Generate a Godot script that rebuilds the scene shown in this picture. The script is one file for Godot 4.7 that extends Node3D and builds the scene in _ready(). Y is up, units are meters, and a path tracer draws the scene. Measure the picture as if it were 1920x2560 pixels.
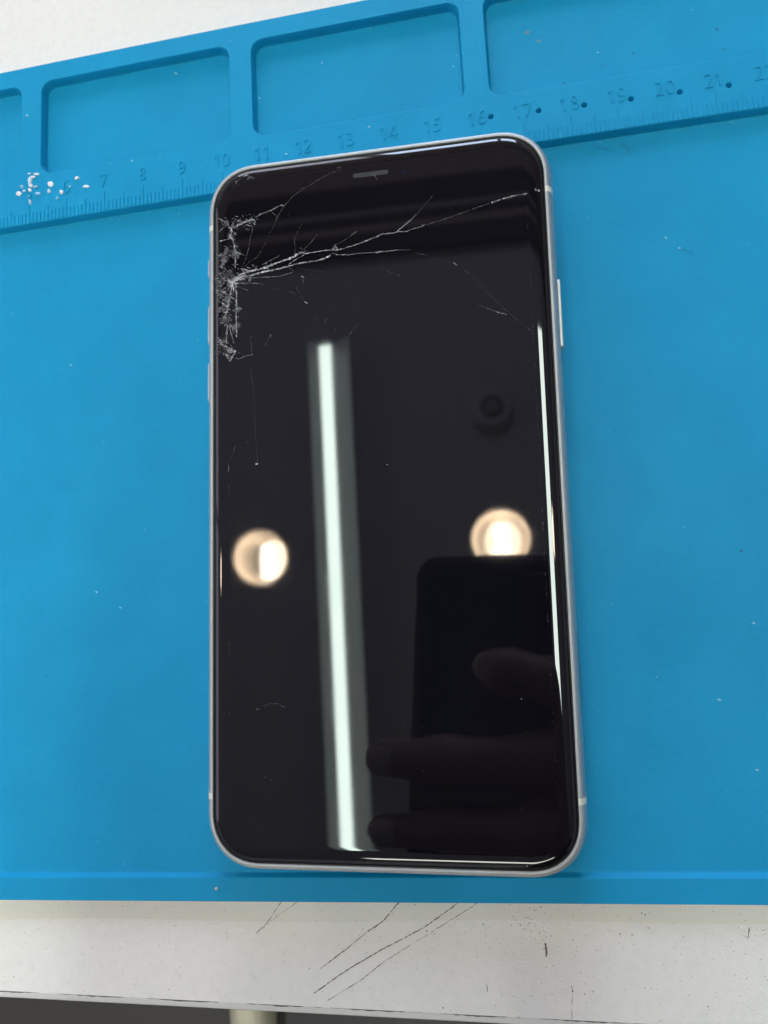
extends Node3D
# A cracked phone lying on a blue silicone repair mat, on a white workbench in a small workshop.
# Lengths in the builders are millimetres: x to the right, y away from the viewer, z up; P() turns them into metres.

const PHONE_W := 75.7
const PHONE_H := 150.9
const PHONE_R := 11.6
const PHONE_TILT := 0.0158          # the top end rests on the ruler step of the mat
const STEP := 2.1                   # height of the mat's ruler strip above its work surface

var rng := RandomNumberGenerator.new()
var M := {}
var phone: Node3D
var glass: MeshInstance3D
var mat_thing: Node3D
var crack_mat: StandardMaterial3D


func P(x: float, y: float, z: float) -> Vector3:
	return Vector3(x, z, -y) * 0.001


func _ready() -> void:
	rng.seed = 4711
	set_camera()
	set_light_and_air()
	make_materials()
	build_room()
	build_window()
	build_ceiling_lights()
	build_workbench()
	build_mat()
	build_phone()
	build_cracks()
	build_chips()
	build_dust()
	build_stool()
	build_photographer()


# ------------------------------------------------------------------ camera, air, light

func set_camera() -> void:
	var cam := Camera3D.new()
	cam.name = "camera"
	var att := CameraAttributesPhysical.new()
	att.frustum_focal_length = 18.97
	att.exposure_aperture = 16.5
	att.frustum_focus_distance = 0.168
	att.frustum_near = 0.01
	att.frustum_far = 20.0
	cam.attributes = att
	add_child(cam)
	cam.transform = camera_place()
	cam.current = true


func camera_place() -> Transform3D:
	var right := P(982.387, -23.274, -185.401)
	var up := P(48.965, 989.605, 135.220)
	var back := P(180.326, -141.917, 973.315)
	return Transform3D(Basis(right, up, back).orthonormalized(), P(30.43, -28.11, 169.09))


func set_light_and_air() -> void:
	var we := WorldEnvironment.new()
	we.name = "world_environment"
	var e := Environment.new()
	e.background_mode = Environment.BG_COLOR
	e.background_color = Color.BLACK
	e.tonemap_mode = Environment.TONE_MAPPER_LINEAR
	e.tonemap_exposure = 1.0
	e.sdfgi_enabled = true
	e.ssao_enabled = true
	e.ssil_enabled = true
	we.environment = e
	add_child(we)


# ------------------------------------------------------------------ materials

func lin(r: float, g: float, b: float) -> Color:
	return Color(r, g, b).linear_to_srgb()


func plain(called: String, c: Color, rough: float, metal := 0.0, spec := 0.5) -> StandardMaterial3D:
	var m := StandardMaterial3D.new()
	m.resource_name = called
	m.albedo_color = c
	m.roughness = rough
	m.metallic = metal
	m.metallic_specular = spec
	M[called] = m
	return m


func noise_tex(freq: float, size: int, seed_: int, normal := 0.0, low := Color.BLACK, high := Color.WHITE, octaves := 3) -> NoiseTexture2D:
	var n := FastNoiseLite.new()
	n.noise_type = FastNoiseLite.TYPE_SIMPLEX_SMOOTH
	n.frequency = freq
	n.seed = seed_
	n.fractal_octaves = octaves
	var t := NoiseTexture2D.new()
	t.width = size
	t.height = size
	t.seamless = true
	t.noise = n
	if normal > 0.0:
		t.as_normal_map = true
		t.bump_strength = normal
	else:
		var g := Gradient.new()
		g.set_color(0, low)
		g.set_color(1, high)
		t.color_ramp = g
	return t


func tile(m: StandardMaterial3D, mm: float) -> void:
	m.uv1_triplanar = true
	m.uv1_world_triplanar = true
	m.uv1_scale = Vector3.ONE * (1000.0 / mm)


func make_materials() -> void:
	var b := plain("blue silicone", Color.WHITE, 0.55, 0.0, 0.31)
	b.albedo_texture = noise_tex(0.0075, 512, 5, 0.0, lin(0.002, 0.256, 0.490), lin(0.004, 0.282, 0.530), 5)
	b.vertex_color_use_as_albedo = true
	b.normal_enabled = true
	b.normal_texture = noise_tex(0.09, 512, 8, 1.6)
	b.normal_scale = 0.10
	tile(b, 90.0)
	var w := plain("white laminate", Color.WHITE, 0.26, 0.0, 0.36)
	w.albedo_texture = noise_tex(0.012, 512, 15, 0.0, lin(0.775, 0.75, 0.705), lin(0.815, 0.79, 0.75), 5)
	w.normal_enabled = true
	w.normal_texture = noise_tex(0.045, 512, 18, 5.0, Color.BLACK, Color.WHITE, 2)
	w.normal_scale = 0.24
	tile(w, 17.0)
	plain("edge plastic", lin(0.62, 0.61, 0.58), 0.4)
	plain("seam dark", lin(0.10, 0.09, 0.08), 0.8)
	plain("grime", lin(0.26, 0.235, 0.21), 0.8)
	plain("scratch", lin(0.15, 0.125, 0.115), 0.8)
	plain("residue", lin(0.715, 0.69, 0.61), 0.33)
	plain("aluminium", lin(0.52, 0.53, 0.54), 0.42, 0.8)
	plain("polished lip", lin(0.46, 0.48, 0.48), 0.55, 0.5)
	plain("antenna plastic", lin(0.72, 0.72, 0.64), 0.45)
	plain("black rubber", lin(0.006, 0.006, 0.007), 0.35)
	plain("white glass", lin(0.8, 0.8, 0.8), 0.1)
	var g := plain("black glass", lin(0.0052, 0.0044, 0.0068), 0.036, 0.0, 0.5)
	g.roughness_texture = noise_tex(0.011, 512, 33, 0.0, lin(0.10, 0.10, 0.10), Color.WHITE, 4)
	tile(g, 160.0)
	plain("display edge", lin(0.016, 0.016, 0.020), 0.4)
	plain("slot mesh", lin(0.022, 0.022, 0.023), 0.7)
	plain("lens blue", lin(0.004, 0.006, 0.03), 0.05)
	crack_mat = plain("cracked glass", Color.WHITE, 0.3, 0.0, 0.5)
	crack_mat.vertex_color_use_as_albedo = true
	var ch := plain("glass chip", lin(0.95, 0.95, 0.95), 0.45)
	ch.vertex_color_use_as_albedo = true
	plain("dust pale", lin(0.34, 0.52, 0.66), 0.8)
	plain("dust dark", lin(0.02, 0.10, 0.18), 0.9)
	plain("hair", lin(0.010, 0.11, 0.21), 0.7)
	plain("smudge", lin(0.16, 0.24, 0.30), 0.7)
	plain("cream crumb", lin(0.7, 0.66, 0.5), 0.6)
	plain("tan wall paint", lin(0.62, 0.50, 0.43), 0.8)
	plain("ceiling paint", lin(0.55, 0.52, 0.55), 0.9)
	plain("wall paint", lin(0.74, 0.73, 0.72), 0.9)
	plain("floor tile", lin(0.034, 0.031, 0.027), 0.6)
	plain("black stain wood", lin(0.012, 0.011, 0.011), 0.6)
	plain("brown wood", lin(0.36, 0.27, 0.225), 0.6)
	plain("white metal", lin(0.78, 0.78, 0.77), 0.4)
	var cone := plain("warm reflector", lin(0.76, 0.70, 0.63), 0.24, 0.35)
	cone.metallic = 0.85
	plain("grey plastic", lin(0.30, 0.29, 0.29), 0.6)
	plain("black vinyl", lin(0.010, 0.011, 0.012), 0.45)
	plain("cream plastic", lin(0.50, 0.47, 0.35), 0.5)
	plain("skin", lin(0.22, 0.13, 0.10), 0.5)
	plain("fingernail", lin(0.46, 0.34, 0.30), 0.22)
	plain("black cloth", lin(0.012, 0.012, 0.014), 0.95)
	plain("dark hair", lin(0.01, 0.008, 0.007), 0.6)
	glow("tube glow", Color(0.93, 1.0, 0.965), 4.5)
	glow("panel glow", Color(0.97, 1.0, 0.96), 9.0)
	glow("warm lamp glow", Color(1.0, 0.935, 0.84), 42.0)
	glow("daylight pane", Color(0.80, 0.88, 1.0), 3.0)
	glow("side blind", Color(0.92, 0.93, 1.0), 0.6)
	glow("blind daylight", Color(0.86, 0.86, 0.95), 1.2)


func glow(called: String, c: Color, e: float) -> void:
	var m := plain(called, Color(0.8, 0.8, 0.8), 0.5)
	m.emission_enabled = true
	m.emission = c
	m.emission_energy_multiplier = e


# ------------------------------------------------------------------ mesh helpers

class MB:
	var v := PackedVector3Array()
	var n := PackedVector3Array()
	var c := PackedColorArray()
	var i := PackedInt32Array()

	func point(p: Vector3, col := Color.WHITE) -> int:
		v.append(p)
		n.append(Vector3.ZERO)
		c.append(col)
		return v.size() - 1

	func face(p: Array, towards: Vector3, col := Color.WHITE) -> void:
		# a flat convex polygon with vertices of its own that looks towards the given direction
		var nn := Vector3.ZERO
		for k in range(1, p.size() - 1):
			nn += (p[k + 1] - p[0]).cross(p[k] - p[0])
		var turned := nn.dot(towards) < 0.0
		nn = (-nn if turned else nn).normalized()
		var at := v.size()
		for q in p:
			v.append(q)
			n.append(nn)
			c.append(col)
		for k in range(1, p.size() - 1):
			if turned:
				i.append_array([at, at + k + 1, at + k])
			else:
				i.append_array([at, at + k, at + k + 1])

	func sheet(rows: Array, closed: bool, away_from: Vector3, up := Vector3.ZERO, col := Color.WHITE) -> void:
		# smooth skin over rows of points; it looks away from a point, or towards up
		var first := v.size()
		var first_i := i.size()
		var w: int = rows[0].size()
		for r in rows:
			for q in r:
				v.append(q)
				n.append(Vector3.ZERO)
				c.append(col)
		var turned := 0.0
		for a in rows.size() - 1:
			for b in (w if closed else w - 1):
				var b2 := (b + 1) % w
				var k0 := first + a * w + b
				var k1 := first + a * w + b2
				var k2 := first + (a + 1) * w + b2
				var k3 := first + (a + 1) * w + b
				for t in [[k0, k1, k2], [k0, k2, k3]]:
					var nn: Vector3 = (v[t[2]] - v[t[0]]).cross(v[t[1]] - v[t[0]])
					turned += nn.dot(up if up != Vector3.ZERO else v[t[0]] - away_from)
					for k in t:
						n[k] += nn
					i.append_array(t)
		var s := -1.0 if turned < 0.0 else 1.0
		for k in range(first, v.size()):
			n[k] = (n[k] * s).normalized()
		if turned < 0.0:
			for k in range(first_i, i.size(), 3):
				var keep := i[k + 1]
				i[k + 1] = i[k + 2]
				i[k + 2] = keep

	func mesh(m: Material, into: ArrayMesh = null) -> ArrayMesh:
		var a := []
		a.resize(Mesh.ARRAY_MAX)
		a[Mesh.ARRAY_VERTEX] = v
		a[Mesh.ARRAY_NORMAL] = n
		a[Mesh.ARRAY_COLOR] = c
		a[Mesh.ARRAY_INDEX] = i
		var out := into if into else ArrayMesh.new()
		out.add_surface_from_arrays(Mesh.PRIMITIVE_TRIANGLES, a)
		out.surface_set_material(out.get_surface_count() - 1, m)
		return out


func put(called: String, mesh: Mesh, parent: Node = self, m: Material = null) -> MeshInstance3D:
	var o := MeshInstance3D.new()
	o.name = called
	o.mesh = mesh
	if m:
		o.material_override = m
	parent.add_child(o, true)
	return o


func thing(called: String, label: String, category: String, group := "") -> Node3D:
	var o := Node3D.new()
	o.name = called
	add_child(o, true)
	return tag(o, label, category, group)


func tag(o: Node3D, label: String, category: String, group := "") -> Node3D:
	o.set_meta("label", label)
	o.set_meta("category", category)
	if group:
		o.set_meta("group", group)
	return o


func block(lo: Vector3, hi: Vector3, m: Material, chamfer := 0.0) -> ArrayMesh:
	# a box between two corners in millimetres, its upright edges and rims chamfered
	var b := MB.new()
	var k := chamfer
	var ring := func(ins: float, z: float) -> Array:
		var c := maxf(k, 0.001)
		var x0 := lo.x + ins
		var x1 := hi.x - ins
		var y0 := lo.y + ins
		var y1 := hi.y - ins
		return [P(x0 + c, y0, z), P(x1 - c, y0, z), P(x1, y0 + c, z), P(x1, y1 - c, z), P(x1 - c, y1, z), P(x0 + c, y1, z), P(x0, y1 - c, z), P(x0, y0 + c, z)]
	var rings := [ring.call(k, lo.z), ring.call(0.0, lo.z + k), ring.call(0.0, hi.z - k), ring.call(k, hi.z)]
	var mid := P((lo.x + hi.x) / 2, (lo.y + hi.y) / 2, (lo.z + hi.z) / 2)
	for a in 3:
		for s in 8:
			var q := [rings[a][s], rings[a][(s + 1) % 8], rings[a + 1][(s + 1) % 8], rings[a + 1][s]]
			if (q[0] - q[2]).length() > 1e-7:
				b.face(q, (q[0] + q[2]) / 2 - mid)
	b.face(rings[0], Vector3.DOWN)
	b.face(rings[3], Vector3.UP)
	return b.mesh(m)


func disc_ring(cx: float, cy: float, r: float, z: float, n := 40) -> PackedVector3Array:
	var out := PackedVector3Array()
	for k in n:
		var a := TAU * k / n
		out.append(P(cx + cos(a) * r, cy + sin(a) * r, z))
	return out


func lathe(b: MB, cx: float, cy: float, profile: Array, up := Vector3.ZERO, from := Vector3.ZERO) -> void:
	# one smooth skin per profile step, so that its edges stay crisp
	for k in profile.size() - 1:
		var p: Vector2 = profile[k]
		var q: Vector2 = profile[k + 1]
		b.sheet([disc_ring(cx, cy, maxf(p.x, 0.001), p.y), disc_ring(cx, cy, maxf(q.x, 0.001), q.y)], true, from, up)


# ------------------------------------------------------------------ the room, seen only as reflections and light

func setting(called: String, lo: Vector3, hi: Vector3, m: Material) -> void:
	var o := put(called, block(lo, hi, m))
	o.set_meta("kind", "structure")


func build_room() -> void:
	setting("floor", Vector3(-2400, -2600, -860), Vector3(2600, 1700, -760), M["floor tile"])
	# the ceiling boards with round openings for the recessed lamps, and the slab above them
	var boards := CSGCombiner3D.new()
	boards.name = "ceiling"
	var slab := CSGBox3D.new()
	slab.name = "boards"
	slab.size = Vector3(5.0, 0.016, 4.3)
	slab.material = M["ceiling paint"]
	boards.add_child(slab)
	slab.position = P(100, -450, 1917)
	for d in DOWNLIGHTS:
		var hole := CSGCylinder3D.new()
		hole.name = "opening"
		hole.operation = CSGShape3D.OPERATION_SUBTRACTION
		hole.radius = 0.0735
		hole.height = 0.1
		hole.sides = 48
		hole.material = M["ceiling paint"]
		boards.add_child(hole, true)
		hole.position = P(d.x, d.y, 1917)
	boards.set_meta("kind", "structure")
	add_child(boards)
	setting("ceiling", Vector3(-2400, -2600, 2060), Vector3(2600, 1700, 2100), M["ceiling paint"])
	setting("wall", Vector3(-2500, -2600, -860), Vector3(-2400, 1800, 2060), M["wall paint"])
	setting("wall", Vector3(2600, -2600, -860), Vector3(2700, 1800, 2060), M["wall paint"])
	setting("wall", Vector3(-2500, -2700, -860), Vector3(2700, -2600, 2060), M["wall paint"])
	# the far wall, in four pieces round the window
	var o := thing("window_wall", "painted wall round the workshop window", "wall")
	put("wall_panel", block(Vector3(-2400, 1700, -860), Vector3(2600, 1800, 90), M["wall paint"]), o)
	put("wall_panel", block(Vector3(-2400, 1700, 1000), Vector3(2600, 1800, 2060), M["tan wall paint"]), o)
	put("wall_panel", block(Vector3(-2400, 1700, 90), Vector3(-950, 1800, 1000), M["wall paint"]), o)
	put("wall_panel", block(Vector3(450, 1700, 90), Vector3(2600, 1800, 1000), M["wall paint"]), o)
	# the dark timber work along the far edge of the ceiling
	var beams := [[905.0, 962.0, "black stain wood"], [962.0, 986.0, "brown wood"], [986.0, 1010.0, "black stain wood"], [1010.0, 1028.0, "grey plastic"], [1028.0, 1096.0, "black stain wood"], [1096.0, 1330.0, "brown wood"]]
	var beam := thing("ceiling_beam", "dark timber ceiling beam with thin brown battens, mirrored in the screen", "beam")
	for k in beams.size():
		var d: Array = beams[k]
		var drop := 1880.0 + (3.0 if k % 2 else 0.0)
		put("batten", block(Vector3(-2400, d[0], drop), Vector3(2600, d[1], 1908.5), M[d[2]]), beam)


func area_light(called: String, at: Vector3, size: Vector2, look: Vector3, up: Vector3, c: Color, radiance: float) -> void:
	var l := AreaLight3D.new()
	l.name = called
	l.area_size = size * 0.001
	l.area_normalize_energy = false
	l.area_range = 12.0
	l.area_attenuation = 2.0
	l.light_color = c
	l.light_energy = radiance / PI
	l.shadow_enabled = true
	add_child(l, true)
	l.look_at_from_position(at, at + look, up)


func build_window() -> void:
	var o := thing("window", "bright workshop window with white bars beyond the bench", "window")
	put("pane", block(Vector3(-250, 1745, 90), Vector3(40, 1750, 1000), M["daylight pane"]), o)
	put("pane", block(Vector3(90, 1745, 90), Vector3(450, 1750, 1000), M["daylight pane"]), o)
	put("blind", block(Vector3(-900, 1735, 90), Vector3(-300, 1738, 1000), M["blind daylight"]), o)
	# a wide pale blind over the window on the left wall
	var o2 := thing("window", "window with a pale blind on the left wall, dimly mirrored along the phone's left edge", "window")
	put("blind", block(Vector3(-2396, -900, 420), Vector3(-2390, 1500, 1840), M["side blind"]), o2)
	for y in [-950.0, 275.0, 1500.0]:
		put("frame_bar", block(Vector3(-2399, y, 400), Vector3(-2370, y + 50, 1860), M["white metal"], 3.0), o2)
	area_light("side_blind_daylight", P(-2380, 300, 1130), Vector2(2390, 1410), P(1, 0, 0), Vector3.UP, Color(0.92, 0.93, 1.0), 1.0)
	for x in [-950.0, -300.0, 40.0, 400.0]:
		put("frame_bar", block(Vector3(x, 1715, 90), Vector3(x + 50, 1765, 1000), M["white metal"], 3.0), o)
	area_light("window_daylight", P(-105, 1735, 545), Vector2(286, 900), P(0, -1, 0), Vector3.UP, Color(0.80, 0.88, 1.0), 10.5)
	area_light("window_daylight", P(245, 1735, 545), Vector2(306, 900), P(0, -1, 0), Vector3.UP, Color(0.80, 0.88, 1.0), 10.5)
	area_light("blind_daylight", P(-600, 1725, 545), Vector2(590, 900), P(0, -1, 0), Vector3.UP, Color(0.86, 0.88, 0.96), 4.0)


func build_ceiling_lights() -> void:
	# the strip light whose reflection runs down the screen
	var a := Vector2(-477.6, 648.0)
	var b := Vector2(-443.3, -852.0)
	var dir := (b - a).normalized()
	var side := Vector2(dir.y, -dir.x)
	var o := thing("strip_light", "long white fluorescent strip light on the ceiling, mirrored down the phone screen", "ceiling light")
	var body := MB.new()
	var ends := [a - dir * 26.0, b + dir * 26.0]
	# trough: a flat spine and two slanting white wings
	var section := [Vector2(-56, 1862), Vector2(-26, 1888), Vector2(26, 1888), Vector2(56, 1862), Vector2(58, 1864), Vector2(34, 1909), Vector2(-34, 1909), Vector2(-58, 1864)]
	for k in section.size():
		var s: Vector2 = section[k]
		var t: Vector2 = section[(k + 1) % section.size()]
		var q := []
		for z in [[ends[0], s], [ends[0], t], [ends[1], t], [ends[1], s]]:
			var xy: Vector2 = z[0] + side * z[1].x
			q.append(P(xy.x, xy.y, z[1].y))
		body.face(q, Vector3.UP if k >= 3 else Vector3.DOWN)
	put("housing", body.mesh(M["white metal"]), o)
	var tube := MB.new()
	var rows := []
	for e in [[-6.0, 8.0], [-2.0, 14.0], [0.0, 16.0]]:
		rows.append(round_section(a + dir * e[0], side, e[1], 1846.0))
	for e in [[0.0, 16.0], [2.0, 14.0], [6.0, 8.0]]:
		rows.append(round_section(b + dir * e[0], side, e[1], 1846.0))
	tube.sheet(rows, true, P((a.x + b.x) / 2, (a.y + b.y) / 2, 1846))
	put("tube", tube.mesh(M["tube glow"]), o)
	for e in [[a - dir * 12.0], [b + dir * 12.0]]:
		put("lamp_holder", block(Vector3(e[0].x - 12, e[0].y - 6, 1834), Vector3(e[0].x + 12, e[0].y + 6, 1890), M["white metal"], 2.0), o)
	var mid := (a + b) / 2
	area_light("strip_lamp", P(mid.x, mid.y, 1825), Vector2(32, 1490), Vector3.DOWN, P(dir.x, dir.y, 0), Color(0.93, 1.0, 0.965), 20.0)
	# the slim panel light further right, which draws the thin line along the phone's right edge and throws the soft shadow of the camera phone
	var p := thing("panel_light", "slim white light panel on the ceiling to the right of the strip light", "ceiling light")
	put("panel_frame", block(Vector3(402, -610, 1893), Vector3(558, 690, 1908.6), M["white metal"], 3.0), p)
	put("diffuser", block(Vector3(415, -598, 1889), Vector3(545, 678, 1892.8), M["panel glow"]), p)
	area_light("panel_lamp", P(480, 40, 1886), Vector2(125, 1272), Vector3.DOWN, P(0, 1, 0), Color(0.93, 1.0, 0.965), 12.5)
	downlight("round recessed ceiling lamp with warm glow, left of the strip light", -688, 105, Vector2(2, -8))
	downlight("round recessed ceiling lamp with warm glow, half hidden by the photographer's phone", -52, 128, Vector2(0, -6))
	downlight("round recessed ceiling lamp with warm glow, right of the slim light panel", 640, 150, Vector2(0, 0))
	downlight("round recessed ceiling lamp with warm glow, far out on the left", -1480, 90, Vector2(0, 0))
	var p2 := thing("panel_light", "flat white light panel on the ceiling behind the photographer", "ceiling light")
	put("panel_frame", block(Vector3(-515, -1715, 1897), Vector3(915, -1385, 1908.6), M["white metal"], 3.0), p2)
	put("diffuser", block(Vector3(-500, -1700, 1893), Vector3(900, -1400, 1896.8), M["panel glow"]), p2)
	area_light("panel_lamp", P(200, -1550, 1890), Vector2(1395, 298), Vector3.DOWN, P(0, 1, 0), Color(1.0, 0.95, 0.89), 7.5)
	# the small round detector
	var d := thing("smoke_detector", "small round smoke detector on the ceiling", "detector")
	var s := MB.new()
	lathe(s, -57, 462, [Vector2(52, 1909), Vector2(52, 1890), Vector2(46, 1878), Vector2(30, 1876)], Vector3.ZERO, P(-57, 462, 1900))
	put("detector_base", s.mesh(M["ceiling paint"]), d)
	var s2 := MB.new()
	lathe(s2, -57, 462, [Vector2(30, 1880), Vector2(24, 1882), Vector2(18, 1872), Vector2(0, 1870)], Vector3.DOWN)
	put("sensor_cap", s2.mesh(M["grey plastic"]), d)


func round_section(at: Vector2, side: Vector2, r: float, z: float) -> PackedVector3Array:
	var out := PackedVector3Array()
	for k in 20:
		var t := TAU * k / 20.0
		var xy := at + side * cos(t) * r
		out.append(P(xy.x, xy.y, z + sin(t) * r))
	return out


func downlight(label: String, x: float, y: float, lamp_off: Vector2) -> void:
	var o := thing("downlight", label, "ceiling lamp", "round warm downlights in the ceiling")
	var b := MB.new()
	lathe(b, x, y, [Vector2(80, 1908.8), Vector2(79, 1906), Vector2(75, 1905), Vector2(73, 1907)], Vector3.ZERO, P(x, y, 1912))
	put("rim", b.mesh(M["white metal"]), o)
	var c := MB.new()
	lathe(c, x, y, [Vector2(73, 1907), Vector2(72, 1935), Vector2(66, 1970), Vector2(54, 1996)], Vector3.ZERO, P(x, y, 1935))
	for k in range(0, c.n.size()):
		c.n[k] = -c.n[k]
	for k in range(0, c.i.size(), 3):
		var keep := c.i[k + 1]
		c.i[k + 1] = c.i[k + 2]
		c.i[k + 2] = keep
	lathe(c, x, y, [Vector2(54, 1996), Vector2(30, 2004), Vector2(0, 2006)], Vector3.DOWN)
	put("reflector", c.mesh(M["warm reflector"]), o)
	var rows := []
	for e in [[-50.0, 6.0], [-48.0, 15.0], [-42.0, 20.0], [42.0, 20.0], [48.0, 15.0], [50.0, 6.0]]:
		var ring := PackedVector3Array()
		for k in 16:
			var t := TAU * k / 16.0
			ring.append(P(x + lamp_off.x + cos(t) * e[1], y + lamp_off.y + e[0], 1966 + sin(t) * e[1]))
		rows.append(ring)
	var l := MB.new()
	l.sheet(rows, true, P(x + lamp_off.x, y + lamp_off.y, 1966))
	put("lamp_bulb", l.mesh(M["warm lamp glow"]), o)
	var lamp := OmniLight3D.new()
	lamp.name = "downlight_lamp"
	lamp.light_color = Color(1.0, 0.935, 0.84)
	lamp.light_energy = 0.06
	lamp.light_size = 0.018
	lamp.omni_range = 8.0
	lamp.omni_attenuation = 2.0
	lamp.shadow_enabled = true
	add_child(lamp, true)
	lamp.position = P(x + lamp_off.x, y + lamp_off.y, 1966)


# ------------------------------------------------------------------ the bench

const DOWNLIGHTS := [Vector2(-688, 105), Vector2(-52, 128), Vector2(640, 150), Vector2(-1480, 90)]
const BENCH_TURN := 0.0106
const BENCH_Z := -1.6


func bench(x: float, y: float, z: float) -> Vector3:
	# the front edge runs through (0, -105) and is turned a little
	return P(x, -105.0 + y + BENCH_TURN * x, BENCH_Z + z)


func build_workbench() -> void:
	var o := thing("workbench", "white laminate workbench with scratches and grime along its front edge", "table")
	var b := MB.new()
	var w := 800.0
	b.face([bench(-w, 1.4, 0), bench(w, 1.4, 0), bench(w, 640, 0), bench(-w, 640, 0)], Vector3.UP)
	b.face([bench(-w, 1.4, -26), bench(w, 1.4, -26), bench(w, 640, -26), bench(-w, 640, -26)], Vector3.DOWN)
	b.face([bench(-w, 640, 0), bench(w, 640, 0), bench(w, 640, -26), bench(-w, 640, -26)], P(0, 1, 0))
	for s in [-1.0, 1.0]:
		b.face([bench(s * w, 1.4, 0), bench(s * w, 640, 0), bench(s * w, 640, -26), bench(s * w, 1.4, -26)], P(s, 0, 0))
	put("tabletop", b.mesh(M["white laminate"]), o)
	# the seam and the edge band: slightly ragged, a hair lower than the top
	var seam := MB.new()
	var band := MB.new()
	var r1 := PackedVector3Array()
	var r2 := PackedVector3Array()
	var e := [PackedVector3Array(), PackedVector3Array(), PackedVector3Array(), PackedVector3Array()]
	for k in 321:
		var x := -160.0 + k
		var rag := rng.randf_range(-0.10, 0.10) + 0.12 * sin(x * 0.31)
		r1.append(bench(x, 1.6 + rag * 0.6, -0.02))
		r2.append(bench(x, 1.22 + rag, -0.1))
		e[0].append(bench(x, 1.27 + rag, -0.06))
		e[1].append(bench(x, 0.25, -0.04 + 0.03 * sin(x * 0.11)))
		e[2].append(bench(x, 0.0, -0.3))
		e[3].append(bench(x, 0.0, -26.0))
	seam.sheet([r1, r2], false, Vector3.ZERO, Vector3.UP)
	band.sheet([e[0], e[1], e[2], e[3]], false, Vector3.ZERO, P(0, -1, 1))
	put("seam", seam.mesh(M["seam dark"]), o)
	put("edge_band", band.mesh(M["edge plastic"]), o)
	for x in [-740.0, 740.0]:
		for y in [-60.0, 480.0]:
			put("leg", block(Vector3(x - 20, y - 20, -760), Vector3(x + 20, y + 20, -27.7), M["white metal"], 3.0), o)
	# dirty band of old glue left along the mat
	var res := MB.new()
	var q1 := PackedVector3Array()
	var q2 := PackedVector3Array()
	for k in 201:
		var x := -100.0 + k
		q1.append(P(x, -79.0 + 0.029 * x, BENCH_Z + 0.03))
		q2.append(P(x, -86.7 + 0.036 * x + rng.randf_range(-0.06, 0.06) + 0.25 * sin(x * 0.07), BENCH_Z + 0.03))
	res.sheet([q1, q2], false, Vector3.ZERO, Vector3.UP)
	put("glue_residue", res.mesh(M["residue"]), o)
	for s in [[0.16, [Vector2(-30.3, -90.3), Vector2(-27.6, -87.7), Vector2(-25.4, -84.6), Vector2(-23.6, -82.4)]], [0.10, [Vector2(-30.3, -90.3), Vector2(-25.5, -86.6), Vector2(-21.9, -84.2), Vector2(-19, -82)]],
			[0.24, [Vector2(-16.7, -96.6), Vector2(-10.7, -92.2), Vector2(-7.5, -89.6), Vector2(-3.2, -86.7), Vector2(-0.6, -83.7), Vector2(1.5, -81.6)]],
			[0.22, [Vector2(-18, -101.2), Vector2(-10.8, -96.3), Vector2(-3.3, -92), Vector2(5, -87.7), Vector2(11.3, -83.3), Vector2(14, -81)]],
			[0.15, [Vector2(-15.1, -102.4), Vector2(-8, -98.1), Vector2(-3.4, -94.5), Vector2(6.6, -88.4), Vector2(15.1, -83.2), Vector2(18, -81)]],
			[0.34, [Vector2(28.7, -89.6), Vector2(28.9, -90.8), Vector2(28.8, -92.1)]], [0.12, [Vector2(29.2, -90.6), Vector2(28.2, -90.6)]], [0.4, [Vector2(33.3, -97.2), Vector2(33.5, -98.2)]], [0.10, [Vector2(33.5, -98.2), Vector2(33.2, -101), Vector2(32.9, -105)]],
			[0.2, [Vector2(66.5, -85.1), Vector2(66.2, -86.9)]], [0.1, [Vector2(65.4, -86.6), Vector2(66.3, -87.2)]], [0.16, [Vector2(17, -97.7), Vector2(17.2, -98.4), Vector2(17.1, -99)]], [0.12, [Vector2(-52, -93.5), Vector2(-51.6, -93.9)]]]:
		put("scratch", ribbon(s[1], s[0], BENCH_Z + 0.045, M["scratch"]), o)
	var g := MB.new()
	for k in 1300:
		var x := rng.randf_range(-98.0, 84.0)
		var y := rng.randf_range(-104.0, -78.0)
		if y > -79.5 + 0.029 * x or rng.randf() < 0.35 and y < -92.0:
			continue
		speck(g, x, y, BENCH_Z + 0.04, rng.randf_range(0.03, 0.10) * (1.0 if rng.randf() < 0.96 else 1.9), 1.3)
	for spot in [Vector3(-83, -81.5, 4.0), Vector3(-62, -81.6, 5.0), Vector3(-54, -81, 4.0), Vector3(28, -86, 3.0), Vector3(24, -85, 3.0), Vector3(-72, -84, 6.0)]:
		for k in 26:
			speck(g, spot.x + rng.randfn() * spot.z * 0.6, minf(spot.y + rng.randfn() * 1.5, -78.9 + 0.029 * spot.x), BENCH_Z + 0.04, rng.randf_range(0.05, 0.16), 1.0)
	for k in 90:
		speck(g, rng.randf_range(-115.0, -5.0), rng.randf_range(112.0, 150.0), BENCH_Z + 0.04, rng.randf_range(0.04, 0.10), 1.0)
	var gr := put("grime_specks", g.mesh(M["grime"]), o)
	gr.set_meta("kind", "stuff")


func speck(b: MB, x: float, y: float, z: float, r: float, stretch: float, turn := 0.0) -> void:
	var p := []
	var n := 5
	for k in n:
		var a := TAU * k / n + rng.randf_range(-0.4, 0.4)
		var d := Vector2(cos(a) * r * stretch, sin(a) * r).rotated(turn) * rng.randf_range(0.6, 1.3)
		p.append(P(x + d.x, y + d.y, z))
	b.face(p, Vector3.UP)


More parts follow.
